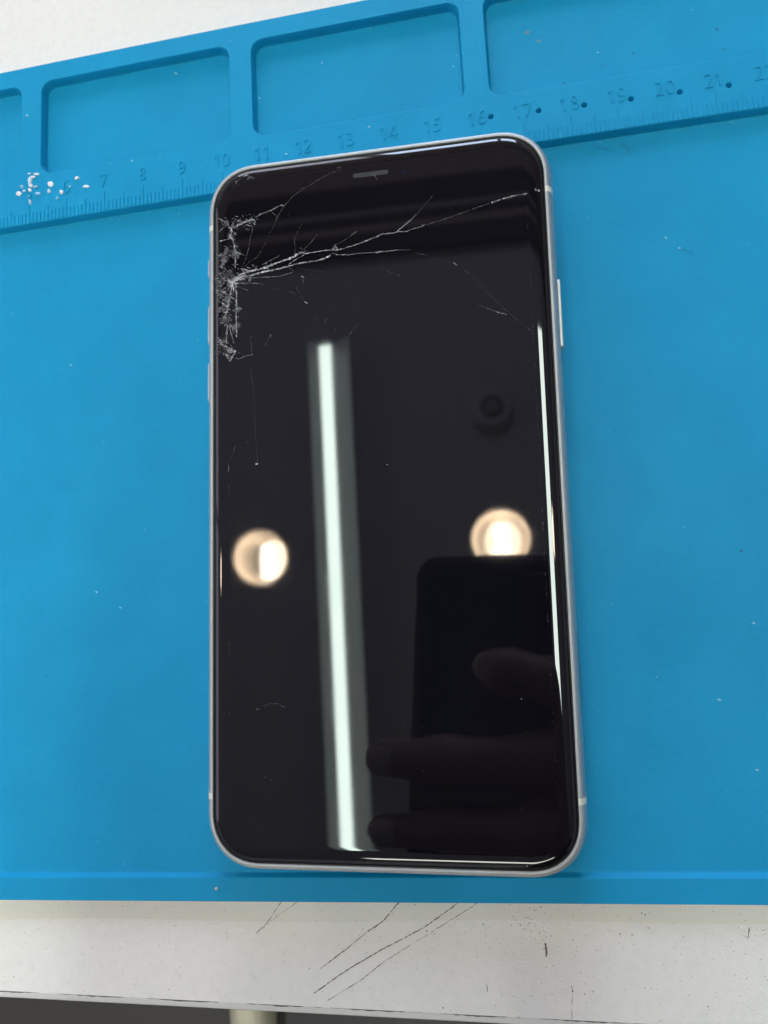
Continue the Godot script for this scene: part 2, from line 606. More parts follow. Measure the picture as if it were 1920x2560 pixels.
func ribbon(pts: Array, w: float, z: float, m: Material) -> ArrayMesh:
	# a thin uneven mark lying on a level surface
	var l := PackedVector3Array()
	var r := PackedVector3Array()
	for k in pts.size() - 1:
		var a: Vector2 = pts[k]
		var c: Vector2 = pts[k + 1]
		var steps := maxi(2, int((c - a).length() / 0.45))
		var nrm := (c - a).normalized().orthogonal()
		for s in (steps + 1 if k == pts.size() - 2 else steps):
			var q := a.lerp(c, float(s) / steps) + nrm * rng.randf_range(-0.05, 0.05)
			var h := w * 0.5 * rng.randf_range(0.08, 1.2)
			l.append(P(q.x + nrm.x * h, q.y + nrm.y * h, z))
			r.append(P(q.x - nrm.x * h, q.y - nrm.y * h, z))
	var b := MB.new()
	b.sheet([l, r], false, Vector3.ZERO, Vector3.UP)
	return b.mesh(m)


# ------------------------------------------------------------------ the repair mat

const MAT_TURN := 0.02972
const MAT_O := Vector2(12.885, 75.346)      # the ruler's 15 cm mark on the step


func on_mat(u: float, v: float, z: float) -> Vector3:
	# the mat lies very slightly bowed on the bench
	var vv := v - 5.365e-5 * ((u - 5.0) * (u - 5.0) - 3000.0) * (1.0 + v / 157.0 if v < 0.0 else 1.0)
	var q := MAT_O + Vector2(cos(MAT_TURN), sin(MAT_TURN)) * u + Vector2(-sin(MAT_TURN), cos(MAT_TURN)) * vv
	return P(q.x, q.y, z)


var trays := [Vector2(-152.4, -102.4), Vector2(-97.2, -47.45), Vector2(-42.2, 7.75), Vector2(12.95, 126.0)]
var pits := [Vector2(13.0, 7.5), Vector2(23.4, 7.1), Vector2(33.1, 6.7), Vector2(42.9, 6.4), Vector2(52.9, 6.2), Vector2(62.7, 6.0)]


func step_up(d: float, w: float) -> float:
	var t := clampf(d / w, 0.0, 1.0)
	return t * t * t * (t * (t * 6.0 - 15.0) + 10.0)


func mat_height(u: float, v: float) -> float:
	var top := STEP
	var h: float
	if v > -1.2:
		h = top * step_up(v + 0.85, 0.85)
		if v > 10.0:
			for t in trays:
				# distance inside a rounded oblong
				var c := Vector2((t.x + t.y) / 2, 24.8)
				var half := Vector2((t.y - t.x) / 2, 12.65)
				var q := (Vector2(u, v) - c).abs() - half + Vector2.ONE * 3.2
				var d := Vector2(maxf(q.x, 0.0), maxf(q.y, 0.0)).length() + minf(maxf(q.x, q.y), 0.0) - 3.2
				if d < 0.0:
					h = lerpf(-0.3, top, step_up(d + 0.7, 0.7))
		for p in pits:
			var r: float = (Vector2(u, v) - p).length()
			if r < 0.75:
				h = lerpf(0.7, top, step_up(r - 0.2, 0.5))
	else:
		h = 1.05 * step_up(-151.5 - v, 1.3)
	var edge := minf(minf(42.62 - v, v + 157.75), minf(u + 170.0, 132.0 - u))
	return lerpf(-1.6, h, step_up(edge, 0.6)) if edge < 0.6 else h


func lines(at: Array, lo: float, hi: float, coarse: float) -> PackedFloat32Array:
	var all := []
	for k in int((hi - lo) / coarse) + 1:
		all.append(lo + (hi - lo) * k / int((hi - lo) / coarse))
	for a in at:
		for k in range(-10, 11):
			var q: float = a[0] + k * a[1] / 10.0
			if q > lo and q < hi:
				all.append(q)
	all.sort()
	var out := PackedFloat32Array()
	for q in all:
		if out.is_empty() or q - out[-1] > 0.045:
			out.append(q)
	return out


func build_mat() -> void:
	mat_thing = thing("repair_mat", "blue silicone repair mat with a moulded ruler strip and parts trays", "mat")
	var us := []
	for t in trays:
		us.append_array([[t.x + 0.35, 0.7], [t.y - 0.35, 0.7], [t.x + 2.0, 2.6], [t.y - 2.0, 2.6]])
	for p in pits:
		us.append([p.x, 0.8])
	us.append_array([[-169.7, 0.5], [131.7, 0.5]])
	var vs := [[-157.5, 0.5], [-152.1, 0.75], [-0.42, 0.7], [12.5, 0.7], [37.1, 0.7], [14.2, 2.6], [35.4, 2.6], [42.35, 0.5], [6.7, 1.6], [-2.6, 1.8]]
	var ul := lines(us, -170.0, 132.0, 3.0)
	var vl := lines(vs, -157.75, 42.62, 3.0)
	var rows := []
	var tint := PackedColorArray()
	var patchy := FastNoiseLite.new()
	patchy.seed = 12
	patchy.frequency = 0.16
	var dusty := Color(18.0, 0.82, 0.66)
	for v in vl:
		var r := PackedVector3Array()
		for u in ul:
			var h := mat_height(u, v)
			r.append(on_mat(u, v, h))
			# pale dust settles on the floors of the trays and at the foot of the step
			var d := 0.0
			if v < -0.5 and v > -14.0:
				d = exp((v + 0.8) / 1.5) * 0.42
			elif h < 0.9 and v > 10.0:
				d = 0.07
				for t in trays:
					if u > t.x and u < t.y:
						var gap := minf(minf(u - t.x, t.y - u), minf(v - 12.15, 37.45 - v)) - 0.5
						d += 0.34 * exp(-maxf(gap, 0.0) / 1.1)
			elif v > -152.0 and v < -1.0:
				d = 0.02
			var here := on_mat(u, v, 0.0) * 1000.0
			for spot in [Vector3(-83, 44, 4.5), Vector3(-53, 15, 5.0), Vector3(-85, -22, 4.5), Vector3(-70, 52, 3.5), Vector3(-60, -40, 6.0), Vector3(60, 20, 6.0)]:
				d += 0.06 * exp(-(pow(here.x - spot.x, 2) + pow(-here.z - spot.y, 2)) / (spot.z * spot.z))
			d *= clampf(0.75 + patchy.get_noise_2d(u, v) * 0.9, 0.1, 1.4)
			tint.append(Color.WHITE.lerp(dusty, d))
		rows.append(r)
	var b := MB.new()
	b.sheet(rows, false, Vector3.ZERO, Vector3.UP)
	b.c = tint
	put("mat_body", b.mesh(M["blue silicone"]), mat_thing)
	# raised figures
	var font := SystemFont.new()
	font.font_names = PackedStringArray(["Droid Sans"])
	for k in range(4, 23):
		var t := TextMesh.new()
		t.text = str(k)
		t.font = font
		t.font_size = 32
		t.pixel_size = 0.000136
		t.depth = 0.00038
		t.curve_step = 1.0
		t.material = M["blue silicone"]
		var o := put("ruler_number", t, mat_thing)
		o.transform = Transform3D(Basis(Vector3.UP, MAT_TURN) * Basis(Vector3.RIGHT, -PI / 2) * Basis.from_scale(Vector3(0.86, 1, 1)), on_mat((k - 15) * 10.0 - 0.1, 7.6, STEP - 0.02))
	# raised tick marks, one piece each
	var shapes := {}
	for s in [4.75, 3.75, 2.45]:
		var m := MB.new()
		var z := 0.15
		var w := 0.2
		var pts := func(y: float, hh: float, ww: float) -> Array: return [P(-ww, y, -0.1), P(-ww * 0.6, y, hh), P(ww * 0.6, y, hh), P(ww, y, -0.1)]
		var e1: Array = pts.call(0.02, z, w)
		var e2: Array = pts.call(s, z, w)
		for k in 3:
			m.face([e1[k], e1[k + 1], e2[k + 1], e2[k]], [P(-1, 0, 0.3), Vector3.UP, P(1, 0, 0.3)][k])
		m.face(e1, P(0, -1, 0))
		m.face(e2, P(0, 1, 0))
		shapes[s] = m.mesh(M["blue silicone"])
	for k in range(-118, 75):
		var s: float = 4.75 if k % 10 == 0 else 3.75 if k % 5 == 0 else 2.45
		var tip := on_mat(k, s, STEP)
		if absf(tip.x * 1000.0) < 36.6 and -tip.z * 1000.0 < 74.6 and not (k % 10 == 0 and k >= -40):
			continue
		var o := put("ruler_tick", shapes[s], mat_thing)
		o.transform = Transform3D(Basis(Vector3.UP, MAT_TURN), on_mat(k, 0.0, STEP))


# ------------------------------------------------------------------ the phone

func L(x: float, y: float, z: float) -> Vector3:
	return P(x, y + PHONE_H / 2, z)


func outline(ins: float, z: float, n := 14) -> PackedVector3Array:
	# rounded oblong, drawn as a soft superellipse at the corners
	var out := PackedVector3Array()
	var r := PHONE_R - ins
	var cx := PHONE_W / 2 - PHONE_R
	var cy := PHONE_H / 2 - PHONE_R
	for c in [[1, 1, 0.0], [-1, 1, 0.5], [-1, -1, 1.0], [1, -1, 1.5]]:
		for k in n + 1:
			var a: float = PI * (c[2] + 0.5 * k / n)
			var e := Vector2(cos(a), sin(a))
			var f := 1.0 / pow(pow(absf(e.x), 2.25) + pow(absf(e.y), 2.25), 1.0 / 2.25)
			out.append(L(c[0] * cx + e.x * f * r, c[1] * cy + e.y * f * r, z))
		# points along the straight side, so that the skin can bend there
		if c[0] == -1 and c[1] == 1 or c[0] == 1 and c[1] == -1:
			for k in range(1, 12):
				out.append(L(c[0] * (cx + r), lerpf(c[1] * cy, -c[1] * cy, k / 12.0), z))
		else:
			for k in range(1, 7):
				out.append(L(lerpf(c[0] * cx, -c[0] * cx, k / 7.0), c[1] * (cy + r), z))
	return out


const GLASS := [Vector2(2.02, 7.1311), Vector2(2.08, 7.3717), Vector2(2.17, 7.5341), Vector2(2.29, 7.6673), Vector2(2.44, 7.7824), Vector2(2.62, 7.8843), Vector2(2.82, 7.9702), Vector2(3.04, 8.0417), Vector2(3.27, 8.0969), Vector2(3.52, 8.1412), Vector2(3.82, 8.1831), Vector2(4.52, 8.2623), Vector2(4.92, 8.2909), Vector2(5.32, 8.3000), Vector2(5.6, 8.3)]
const BAND := [Vector2(3.2, 0.0), Vector2(1.9, 0.10), Vector2(1.05, 0.5), Vector2(0.48, 1.2), Vector2(0.14, 2.3), Vector2(0.0, 3.5), Vector2(0.0, 4.6), Vector2(0.10, 5.6), Vector2(0.38, 6.55), Vector2(0.72, 7.15), Vector2(1.05, 7.44)]


func glass_z(x: float, y: float) -> float:
	var q := Vector2(absf(x) - PHONE_W / 2 + PHONE_R, absf(y) - PHONE_H / 2 + PHONE_R)
	var ins := PHONE_R - (Vector2(maxf(q.x, 0), maxf(q.y, 0)).length() + minf(maxf(q.x, q.y), 0.0))
	for k in GLASS.size() - 1:
		if ins < GLASS[k + 1].x:
			return lerpf(GLASS[k].y, GLASS[k + 1].y, clampf((ins - GLASS[k].x) / (GLASS[k + 1].x - GLASS[k].x), 0, 1))
	return 8.3


func skin(profile: Array) -> MB:
	var rows := []
	for p in profile:
		rows.append(outline(p.x, p.y))
	var b := MB.new()
	b.sheet(rows, true, L(0, 0, 4))
	return b


func build_phone() -> void:
	phone = thing("smartphone", "black-screened smartphone with silver frame and cracked glass lying on the blue mat", "phone")
	phone.position = P(0, -PHONE_H / 2, 0)
	phone.rotation.x = PHONE_TILT
	var o := put("frame", skin(BAND).mesh(M["aluminium"]), phone)
	var lip := skin([Vector2(1.05, 7.44), Vector2(1.15, 7.52), Vector2(1.3, 7.57), Vector2(1.55, 7.57), Vector2(1.68, 7.50), Vector2(1.72, 7.2)])
	put("frame_lip", lip.mesh(M["polished lip"]), phone)
	var back := MB.new()
	back.face(Array(outline(3.2, 0.002)), Vector3.DOWN)
	put("back_cover", back.mesh(M["white glass"]), phone)
	put("gasket", skin([Vector2(1.70, 7.25), Vector2(1.78, 7.38), Vector2(1.9, 7.42), Vector2(2.0, 7.36), Vector2(2.04, 7.2)]).mesh(M["black rubber"]), phone)
	var g := skin(GLASS)
	# the flat of the glass: same normal everywhere
	var flat := Array(outline(5.6, 8.3))
	for k in range(g.v.size() - flat.size(), g.v.size()):
		g.n[k] = Vector3.UP
	g.face(flat, Vector3.UP)
	glass = put("cover_glass", g.mesh(M["black glass"]), phone)
	# faint border of the display under the glass
	var de := MB.new()
	for s in [-1.0, 1.0]:
		var y := -62.0
		while y < 63.0:
			var len := rng.randf_range(0.15, 0.8)
			if rng.randf() < (0.62 if s > 0 else 0.4):
				var w := rng.randf_range(0.02, 0.05)
				de.face([L(s * 32.3 - w, y, 8.304), L(s * 32.3 + w, y, 8.304), L(s * 32.3 + w, y + len, 8.304), L(s * 32.3 - w, y + len, 8.304)], Vector3.UP)
			y += len + rng.randf_range(0.2, 1.5)
	put("display_border", de.mesh(M["display edge"]), phone).set_meta("kind", "stuff")
	# earpiece slot and camera
	var e := MB.new()
	var slot := []
	for k in 20:
		var a := TAU * k / 20.0
		slot.append(L((3.35 if cos(a) > 0 else -3.35) - 0.15 + cos(a) * 0.52, 68.45 + sin(a) * 0.52, 8.306))
	e.face(slot, Vector3.UP)
	put("earpiece_grille", e.mesh(M["slot mesh"]), phone)
	var c := MB.new()
	var ring := []
	for k in 20:
		ring.append(L(7.0 + cos(TAU * k / 20.0) * 0.55, 68.0 + sin(TAU * k / 20.0) * 0.55, 8.306))
	c.face(ring, Vector3.UP)
	put("front_camera", c.mesh(M["lens blue"]), phone)
	# keys: long rounded bars that stand out of the band
	key("side_button", 1, 27.2, 42.4)
	key("volume_button", -1, 34.7, 44.1)
	key("volume_button", -1, 21.7, 31.0)
	key("mute_switch", -1, 50.2, 55.0)
	# SIM tray, flush in the right side
	var st := MB.new()
	st.face([side_point(1, -31.4, 3.2, 0.03), side_point(1, -43.4, 3.2, 0.03), side_point(1, -43.4, 5.1, 0.03), side_point(1, -31.4, 5.1, 0.03)], P(1, 0, 0))
	put("sim_tray", st.mesh(M["polished lip"]), phone)
	for s in [-1, 1]:
		for y in [60.2, -61.6]:
			var rows := []
			for p in [Vector2(0.48, 1.2), Vector2(0.14, 2.3), Vector2(0.0, 3.5), Vector2(0.0, 4.6), Vector2(0.10, 5.6), Vector2(0.38, 6.55), Vector2(0.72, 7.15), Vector2(1.05, 7.44), Vector2(1.15, 7.52), Vector2(1.3, 7.57), Vector2(1.55, 7.57), Vector2(1.66, 7.52)]:
				var x: float = s * (PHONE_W / 2 - p.x + 0.025)
				rows.append(PackedVector3Array([L(x, y, p.y + 0.02), L(x, y + 1.25, p.y + 0.02)]))
			var a := MB.new()
			a.sheet(rows, false, L(0, y, 3))
			put("antenna_band", a.mesh(M["antenna plastic"]), phone)


func side_point(s: int, y: float, z: float, out: float) -> Vector3:
	return L(s * (PHONE_W / 2 + out), y, z)


func key(called: String, s: int, y0: float, y1: float) -> void:
	var rows := []
	var x0 := PHONE_W / 2 - 0.1
	for p in [[0.0, 0.0], [0.42, 0.0], [0.55, 0.12]]:
		var ring := PackedVector3Array()
		for k in 24:
			var a := TAU * k / 24.0
			var r: float = 1.15 - p[1]
			var yc := (y1 - 1.15) if sin(a) > 0 else (y0 + 1.15)
			ring.append(L(s * (x0 + p[0]), yc + sin(a) * r, 4.3 + cos(a) * r))
		rows.append(ring)
	var b := MB.new()
	b.sheet(rows, true, L(s * (x0 - 0.6), (y0 + y1) / 2, 4.3))
	b.face(Array(rows[2]), P(s, 0, 0))
	put(called, b.mesh(M["aluminium"]), phone)


# ------------------------------------------------------------------ cracks in the glass

func crack(w: float, bright: float, pts: Array) -> void:
	# a chain of little slanted facets along the fracture, standing a few hundredths of a millimetre proud
	var b := MB.new()
	var faint := bright < 0.17
	var glint := 1.0
	for k in pts.size() - 1:
		var a: Vector2 = pts[k]
		var c: Vector2 = pts[k + 1]
		var steps := maxi(1, int((c - a).length() / 0.3))
		var nrm := (c - a).normalized().orthogonal()
		var off := 0.0
		for s in steps:
			var q0 := a.lerp(c, float(s) / steps) + nrm * off
			off = rng.randf_range(-0.06, 0.06) if s < steps - 1 else 0.0
			var q1 := a.lerp(c, float(s + 1) / steps) + nrm * off
			glint = lerpf(glint, pow(2.0, rng.randf_range(-2.2, 0.9)), 0.7)
			if faint and rng.randf() < 0.22:
				continue
			var h0 := w * (0.72 if w > 0.21 else 0.5) * rng.randf_range(0.35, 1.35)
			var h1 := h0 * rng.randf_range(0.5, 1.1)
			var tint := bright * glint * (0.6 if faint else 0.95)
			var hue := rng.randf_range(-0.05, 0.05)
			var col := Color(tint * (1.0 + hue), tint, tint * (1.04 - hue))
			var skew := (q1 - q0) * rng.randf_range(-0.5, 0.5)
			var lean := rng.randf_range(-0.04, 0.04)
			b.face([gl(q0 + nrm * h0 + skew, 0.012 + maxf(lean, 0)), gl(q1 + nrm * h1 + skew, 0.012 + maxf(lean, 0)), gl(q1 - nrm * h1 - skew, 0.012 + maxf(-lean, 0)), gl(q0 - nrm * h0 - skew, 0.012 + maxf(-lean, 0))], Vector3.UP, col)
	if b.i.is_empty():
		return
	put("crack", b.mesh(crack_mat), glass)


func gl(q: Vector2, up: float) -> Vector3:
	return L(q.x, q.y, glass_z(q.x, q.y) + up)


func build_cracks() -> void:
	crack(0.30, 0.42, [Vector2(-31.48, 47.60), Vector2(-29.95, 48.83), Vector2(-27.92, 49.50), Vector2(-25.64, 49.63), Vector2(-23.87, 49.95), Vector2(-22.62, 50.31), Vector2(-21.11, 50.78), Vector2(-19.11, 51.19), Vector2(-17.86, 51.55), Vector2(-16.86, 52.07), Vector2(-15.86, 52.46)])
	crack(0.20, 0.34, [Vector2(-15.86, 52.46), Vector2(-14.63, 52.12), Vector2(-12.66, 52.22), Vector2(-10.44, 52.35), Vector2(-8.73, 52.28), Vector2(-7.52, 52.14), Vector2(-5.81, 52.45), Vector2(-3.86, 52.85), Vector2(-1.44, 53.44), Vector2(0.98, 54.27), Vector2(2.40, 54.73)])
	crack(0.20, 0.30, [Vector2(0.66, 54.00), Vector2(2.17, 54.60), Vector2(3.91, 54.53), Vector2(5.66, 54.71), Vector2(7.13, 54.54), Vector2(8.38, 54.90), Vector2(11.10, 55.48)])
	crack(0.13, 0.16, [Vector2(11.10, 55.48), Vector2(14.53, 56.09), Vector2(17.96, 56.96), Vector2(21.61, 57.91), Vector2(25.23, 58.73)])
	crack(0.22, 0.30, [Vector2(25.23, 58.73), Vector2(27.63, 59.32), Vector2(30.01, 59.65), Vector2(32.61, 59.83)])
	crack(0.30, 0.40, [Vector2(34.17, 60.59), Vector2(35.09, 60.27)])
	crack(0.26, 0.36, [Vector2(-31.48, 47.60), Vector2(-29.19, 48.37), Vector2(-26.66, 48.60), Vector2(-24.64, 49.02), Vector2(-22.38, 49.15), Vector2(-20.62, 49.34), Vector2(-18.63, 49.75), Vector2(-16.64, 50.04), Vector2(-14.66, 50.19), Vector2(-12.44, 50.20), Vector2(-10.72, 50.51), Vector2(-9.24, 51.09)])
	crack(0.16, 0.30, [Vector2(-8.99, 51.56), Vector2(-7.78, 51.05), Vector2(-5.36, 50.78), Vector2(-3.18, 50.91), Vector2(-0.54, 50.74), Vector2(2.30, 50.79)])
	crack(0.16, 0.32, [Vector2(0.57, 50.53), Vector2(2.57, 50.64), Vector2(5.04, 50.67)])
	crack(0.07, 0.18, [Vector2(5.04, 50.67), Vector2(7.99, 50.39)])
	crack(0.10, 0.12, [Vector2(9.07, 49.58), Vector2(11.13, 48.96)])
	crack(0.06, 0.09, [Vector2(11.13, 48.96), Vector2(13.53, 48.06), Vector2(16.61, 46.59)])
	crack(0.16, 0.36, [Vector2(16.90, 46.55), Vector2(17.73, 45.78)])
	crack(0.10, 0.22, [Vector2(19.17, 44.67), Vector2(20.10, 43.90)])
	crack(0.05, 0.07, [Vector2(20.10, 43.90), Vector2(22.13, 41.49), Vector2(24.14, 38.81), Vector2(26.15, 36.39)])
	crack(0.09, 0.13, [Vector2(26.15, 36.39), Vector2(28.37, 33.97), Vector2(30.58, 31.81), Vector2(32.11, 30.34)])
	crack(0.18, 0.26, [Vector2(-18.62, 50.00), Vector2(-17.37, 50.87), Vector2(-16.12, 51.48), Vector2(-14.63, 52.07)])
	crack(0.14, 0.22, [Vector2(-31.23, 47.57), Vector2(-28.68, 48.06), Vector2(-26.15, 47.92), Vector2(-23.64, 47.78), Vector2(-21.14, 47.64), Vector2(-19.14, 47.93), Vector2(-17.90, 48.17)])
	crack(0.10, 0.30, [Vector2(-30.97, 47.17), Vector2(-28.69, 46.93), Vector2(-26.16, 46.66), Vector2(-24.40, 46.23)])
	crack(0.08, 0.24, [Vector2(-31.23, 47.07), Vector2(-29.45, 46.00), Vector2(-27.68, 45.06)])
	crack(0.16, 0.14, [Vector2(-29.69, 49.94), Vector2(-28.67, 51.61), Vector2(-28.15, 53.08), Vector2(-27.64, 54.80), Vector2(-27.24, 57.31), Vector2(-26.59, 59.54)])
	crack(0.14, 0.08, [Vector2(-28.67, 50.59), Vector2(-27.40, 51.72), Vector2(-25.62, 52.54), Vector2(-24.34, 54.68), Vector2(-23.07, 56.82), Vector2(-21.78, 59.47)])
	crack(0.16, 0.11, [Vector2(-21.78, 59.47), Vector2(-20.75, 61.65), Vector2(-19.47, 63.54), Vector2(-17.44, 65.59), Vector2(-15.17, 66.84), Vector2(-13.16, 67.86)])
	crack(0.40, 0.28, [Vector2(-32.23, 60.08), Vector2(-30.94, 60.05), Vector2(-29.66, 60.54), Vector2(-28.12, 61.00), Vector2(-26.58, 61.33), Vector2(-26.08, 60.50)])
	crack(0.22, 0.24, [Vector2(-26.07, 61.78), Vector2(-24.54, 62.37), Vector2(-22.51, 62.89), Vector2(-20.99, 63.60), Vector2(-19.98, 63.86), Vector2(-19.48, 63.49)])
	crack(0.06, 0.22, [Vector2(-22.51, 62.63), Vector2(-21.26, 61.46), Vector2(-21.14, 60.67)])
	crack(0.20, 0.30, [Vector2(-34.81, 62.72), Vector2(-33.26, 61.62), Vector2(-32.48, 60.75), Vector2(-31.71, 59.89)])
	crack(0.30, 0.34, [Vector2(-31.71, 59.89), Vector2(-31.46, 58.83), Vector2(-31.97, 58.12), Vector2(-31.20, 57.00), Vector2(-30.95, 55.69), Vector2(-30.70, 54.13)])
	crack(0.26, 0.24, [Vector2(-30.70, 54.13), Vector2(-30.70, 52.34), Vector2(-30.71, 50.56)])
	crack(0.20, 0.34, [Vector2(-34.29, 57.23), Vector2(-32.49, 57.40), Vector2(-31.97, 57.86)])
	crack(0.16, 0.20, [Vector2(-34.55, 59.45), Vector2(-33.52, 60.36)])
	crack(0.26, 0.32, [Vector2(-31.48, 47.35), Vector2(-31.74, 45.35), Vector2(-32.25, 43.39), Vector2(-32.51, 41.40), Vector2(-33.53, 39.24)])
	crack(0.24, 0.26, [Vector2(-30.72, 46.76), Vector2(-30.47, 44.72), Vector2(-30.48, 42.20), Vector2(-30.61, 39.71), Vector2(-30.49, 37.20), Vector2(-30.50, 34.97)])
	crack(0.24, 0.24, [Vector2(-32.51, 37.89), Vector2(-32.77, 35.92), Vector2(-32.77, 33.68)])
	crack(0.18, 0.22, [Vector2(-32.26, 37.62), Vector2(-31.51, 35.31), Vector2(-31.13, 33.53)])
	crack(0.26, 0.36, [Vector2(-34.80, 35.36), Vector2(-33.79, 33.52), Vector2(-31.77, 32.35), Vector2(-30.76, 31.77), Vector2(-32.02, 29.65), Vector2(-33.03, 31.47)])
	crack(0.20, 0.24, [Vector2(-35.32, 46.23), Vector2(-33.78, 44.55), Vector2(-32.76, 43.94)])
	crack(0.18, 0.30, [Vector2(-15.81, 47.12), Vector2(-15.20, 46.76)])
	crack(0.08, 0.14, [Vector2(-16.95, 44.83), Vector2(-16.23, 43.26), Vector2(-15.27, 41.43)])
	crack(0.20, 0.50, [Vector2(-15.15, 41.30), Vector2(-14.54, 40.94)])
	crack(0.08, 0.14, [Vector2(-21.66, 45.07), Vector2(-20.92, 44.74)])
	crack(0.06, 0.16, [Vector2(-18.94, 44.16), Vector2(-17.22, 43.36)])
	crack(0.12, 0.09, [Vector2(-15.45, 46.66), Vector2(-15.42, 44.92)])
	crack(0.09, 0.20, [Vector2(-13.13, 37.73), Vector2(-12.60, 37.36)])
	crack(0.16, 0.10, [Vector2(-10.34, 37.51), Vector2(-10.84, 36.21)])
	crack(0.14, 0.08, [Vector2(-9.81, 39.91), Vector2(-9.65, 39.52)])
	crack(0.10, 0.09, [Vector2(-3.29, 35.62), Vector2(-4.75, 34.06), Vector2(-5.98, 32.73)])
	crack(0.14, 0.13, [Vector2(-22.50, 34.97), Vector2(-23.25, 33.81), Vector2(-24.13, 32.54)])
	crack(0.22, 0.24, [Vector2(-23.00, 34.72), Vector2(-22.63, 34.37)])
	crack(0.14, 0.14, [Vector2(-27.23, 34.67), Vector2(-27.12, 31.94), Vector2(-27.00, 30.82)])
	crack(0.16, 0.22, [Vector2(-26.88, 30.69), Vector2(-28.38, 30.57), Vector2(-30.01, 29.98), Vector2(-30.76, 30.29)])
	crack(0.12, 0.10, [Vector2(-27.40, 27.54), Vector2(-27.04, 24.83), Vector2(-26.42, 23.68)])
	crack(0.08, 0.07, [Vector2(-26.84, 23.56), Vector2(-26.60, 18.80), Vector2(-26.36, 13.55), Vector2(-26.12, 9.38), Vector2(-25.87, 7.30)])
	crack(0.22, 0.40, [Vector2(-26.35, 6.94), Vector2(-25.82, 6.78)])
	crack(0.20, 0.16, [Vector2(-32.34, 6.92), Vector2(-32.40, 5.23)])
	crack(0.10, 0.05, [Vector2(-30.66, 11.49), Vector2(-31.75, 8.44)])
	crack(0.14, 0.11, [Vector2(-17.36, 51.87), Vector2(-17.09, 53.85), Vector2(-17.32, 55.40), Vector2(-16.54, 57.33), Vector2(-15.53, 58.98)])
	crack(0.16, 0.10, [Vector2(-15.11, 53.13), Vector2(-13.36, 54.69), Vector2(-12.10, 56.30)])
	crack(0.14, 0.10, [Vector2(-8.97, 52.93), Vector2(-6.26, 54.12), Vector2(-3.56, 55.80)])
	crack(0.30, 0.34, [Vector2(5.29, 54.88), Vector2(6.93, 56.10), Vector2(7.94, 56.76)])
	crack(0.26, 0.16, [Vector2(7.94, 56.76), Vector2(9.46, 58.12)])
	crack(0.14, 0.08, [Vector2(9.46, 58.12), Vector2(11.24, 59.97), Vector2(13.27, 62.04)])
	crack(0.07, 0.16, [Vector2(21.02, 37.27), Vector2(23.33, 36.18)])
	crack(0.16, 0.30, [Vector2(23.33, 36.18), Vector2(25.39, 35.11), Vector2(27.23, 34.45)])
	crack(0.06, 0.05, [Vector2(0.99, 47.53), Vector2(3.43, 45.99), Vector2(5.86, 44.84)])
	crack(0.10, 0.16, [Vector2(13.72, 36.25), Vector2(14.66, 35.66)])
	crack(0.06, 0.20, [Vector2(-18.63, 49.50), Vector2(-17.40, 48.24)])
	crack(0.05, 0.12, [Vector2(-16.16, 48.86), Vector2(-13.70, 48.34), Vector2(-10.29, 47.35)])
	crack(0.30, 0.30, [Vector2(-8.85, 52.42), Vector2(-7.99, 52.82), Vector2(-7.76, 52.30)])
	crack(0.16, 0.20, [Vector2(-24.62, 50.66), Vector2(-22.61, 51.45), Vector2(-20.59, 52.36)])
	crack(0.30, 0.30, [Vector2(-31.43, 70.76), Vector2(-30.14, 70.98), Vector2(-29.36, 71.54)])
	crack(0.22, 0.30, [Vector2(-28.84, 71.73), Vector2(-27.81, 71.98)])
	crack(0.14, 0.05, [Vector2(-15.92, 66.94), Vector2(-13.16, 67.86), Vector2(-8.90, 69.87), Vector2(-5.93, 70.36)])
	crack(0.14, 0.16, [Vector2(-7.53, 70.83), Vector2(-6.66, 70.85)])
	crack(0.16, 0.20, [Vector2(0.61, 68.10), Vector2(1.30, 66.99)])
	crack(0.05, 0.22, [Vector2(-24.91, -43.05), Vector2(-23.63, -42.58), Vector2(-22.10, -42.52), Vector2(-20.59, -43.31)])
	crack(0.14, 0.20, [Vector2(-26.57, -43.59), Vector2(-25.93, -43.69)])
	crack(0.10, 0.20, [Vector2(-24.88, -56.90), Vector2(-24.51, -57.02)])
	crack(0.10, 0.18, [Vector2(-23.75, -57.50), Vector2(-23.38, -57.61)])
	# splinters of crushed glass round the point of impact
	var b := MB.new()
	for s in [Vector4(-31.48, 47.60, 1.78, 60), Vector4(-33.27, 50.07, 2.30, 40), Vector4(-34.29, 48.15, 2.05, 50), Vector4(-34.55, 45.39, 1.79, 34), Vector4(-33.52, 53.16, 1.80, 44), Vector4(-30.70, 54.13, 1.28, 44), Vector4(-32.75, 54.36, 1.28, 26), Vector4(-32.51, 44.17, 1.53, 34), Vector4(-33.02, 41.95, 1.27, 34), Vector4(-33.28, 39.22, 1.52, 40), Vector4(-31.50, 37.30, 1.01, 16), Vector4(-34.04, 34.04, 1.39, 34), Vector4(-32.02, 31.63, 1.51, 50), Vector4(-30.48, 40.95, 0.86, 20), Vector4(-30.62, 37.22, 0.86, 16), Vector4(-30.42, 61.02, 1.79, 22), Vector4(-27.35, 61.04, 1.53, 24), Vector4(-33.00, 61.07, 1.03, 14), Vector4(-31.72, 58.09, 1.03, 18), Vector4(-34.04, 41.30, 1.02, 16), Vector4(-35.06, 32.15, 0.76, 10), Vector4(-30.40, 70.89, 1.55, 16), Vector4(-28.07, 71.89, 1.03, 12), Vector4(-15.36, 52.65, 0.60, 4), Vector4(-8.24, 52.47, 0.60, 4), Vector4(-23.37, 50.27, 1.00, 6), Vector4(-28.17, 49.27, 2.27, 40)]:
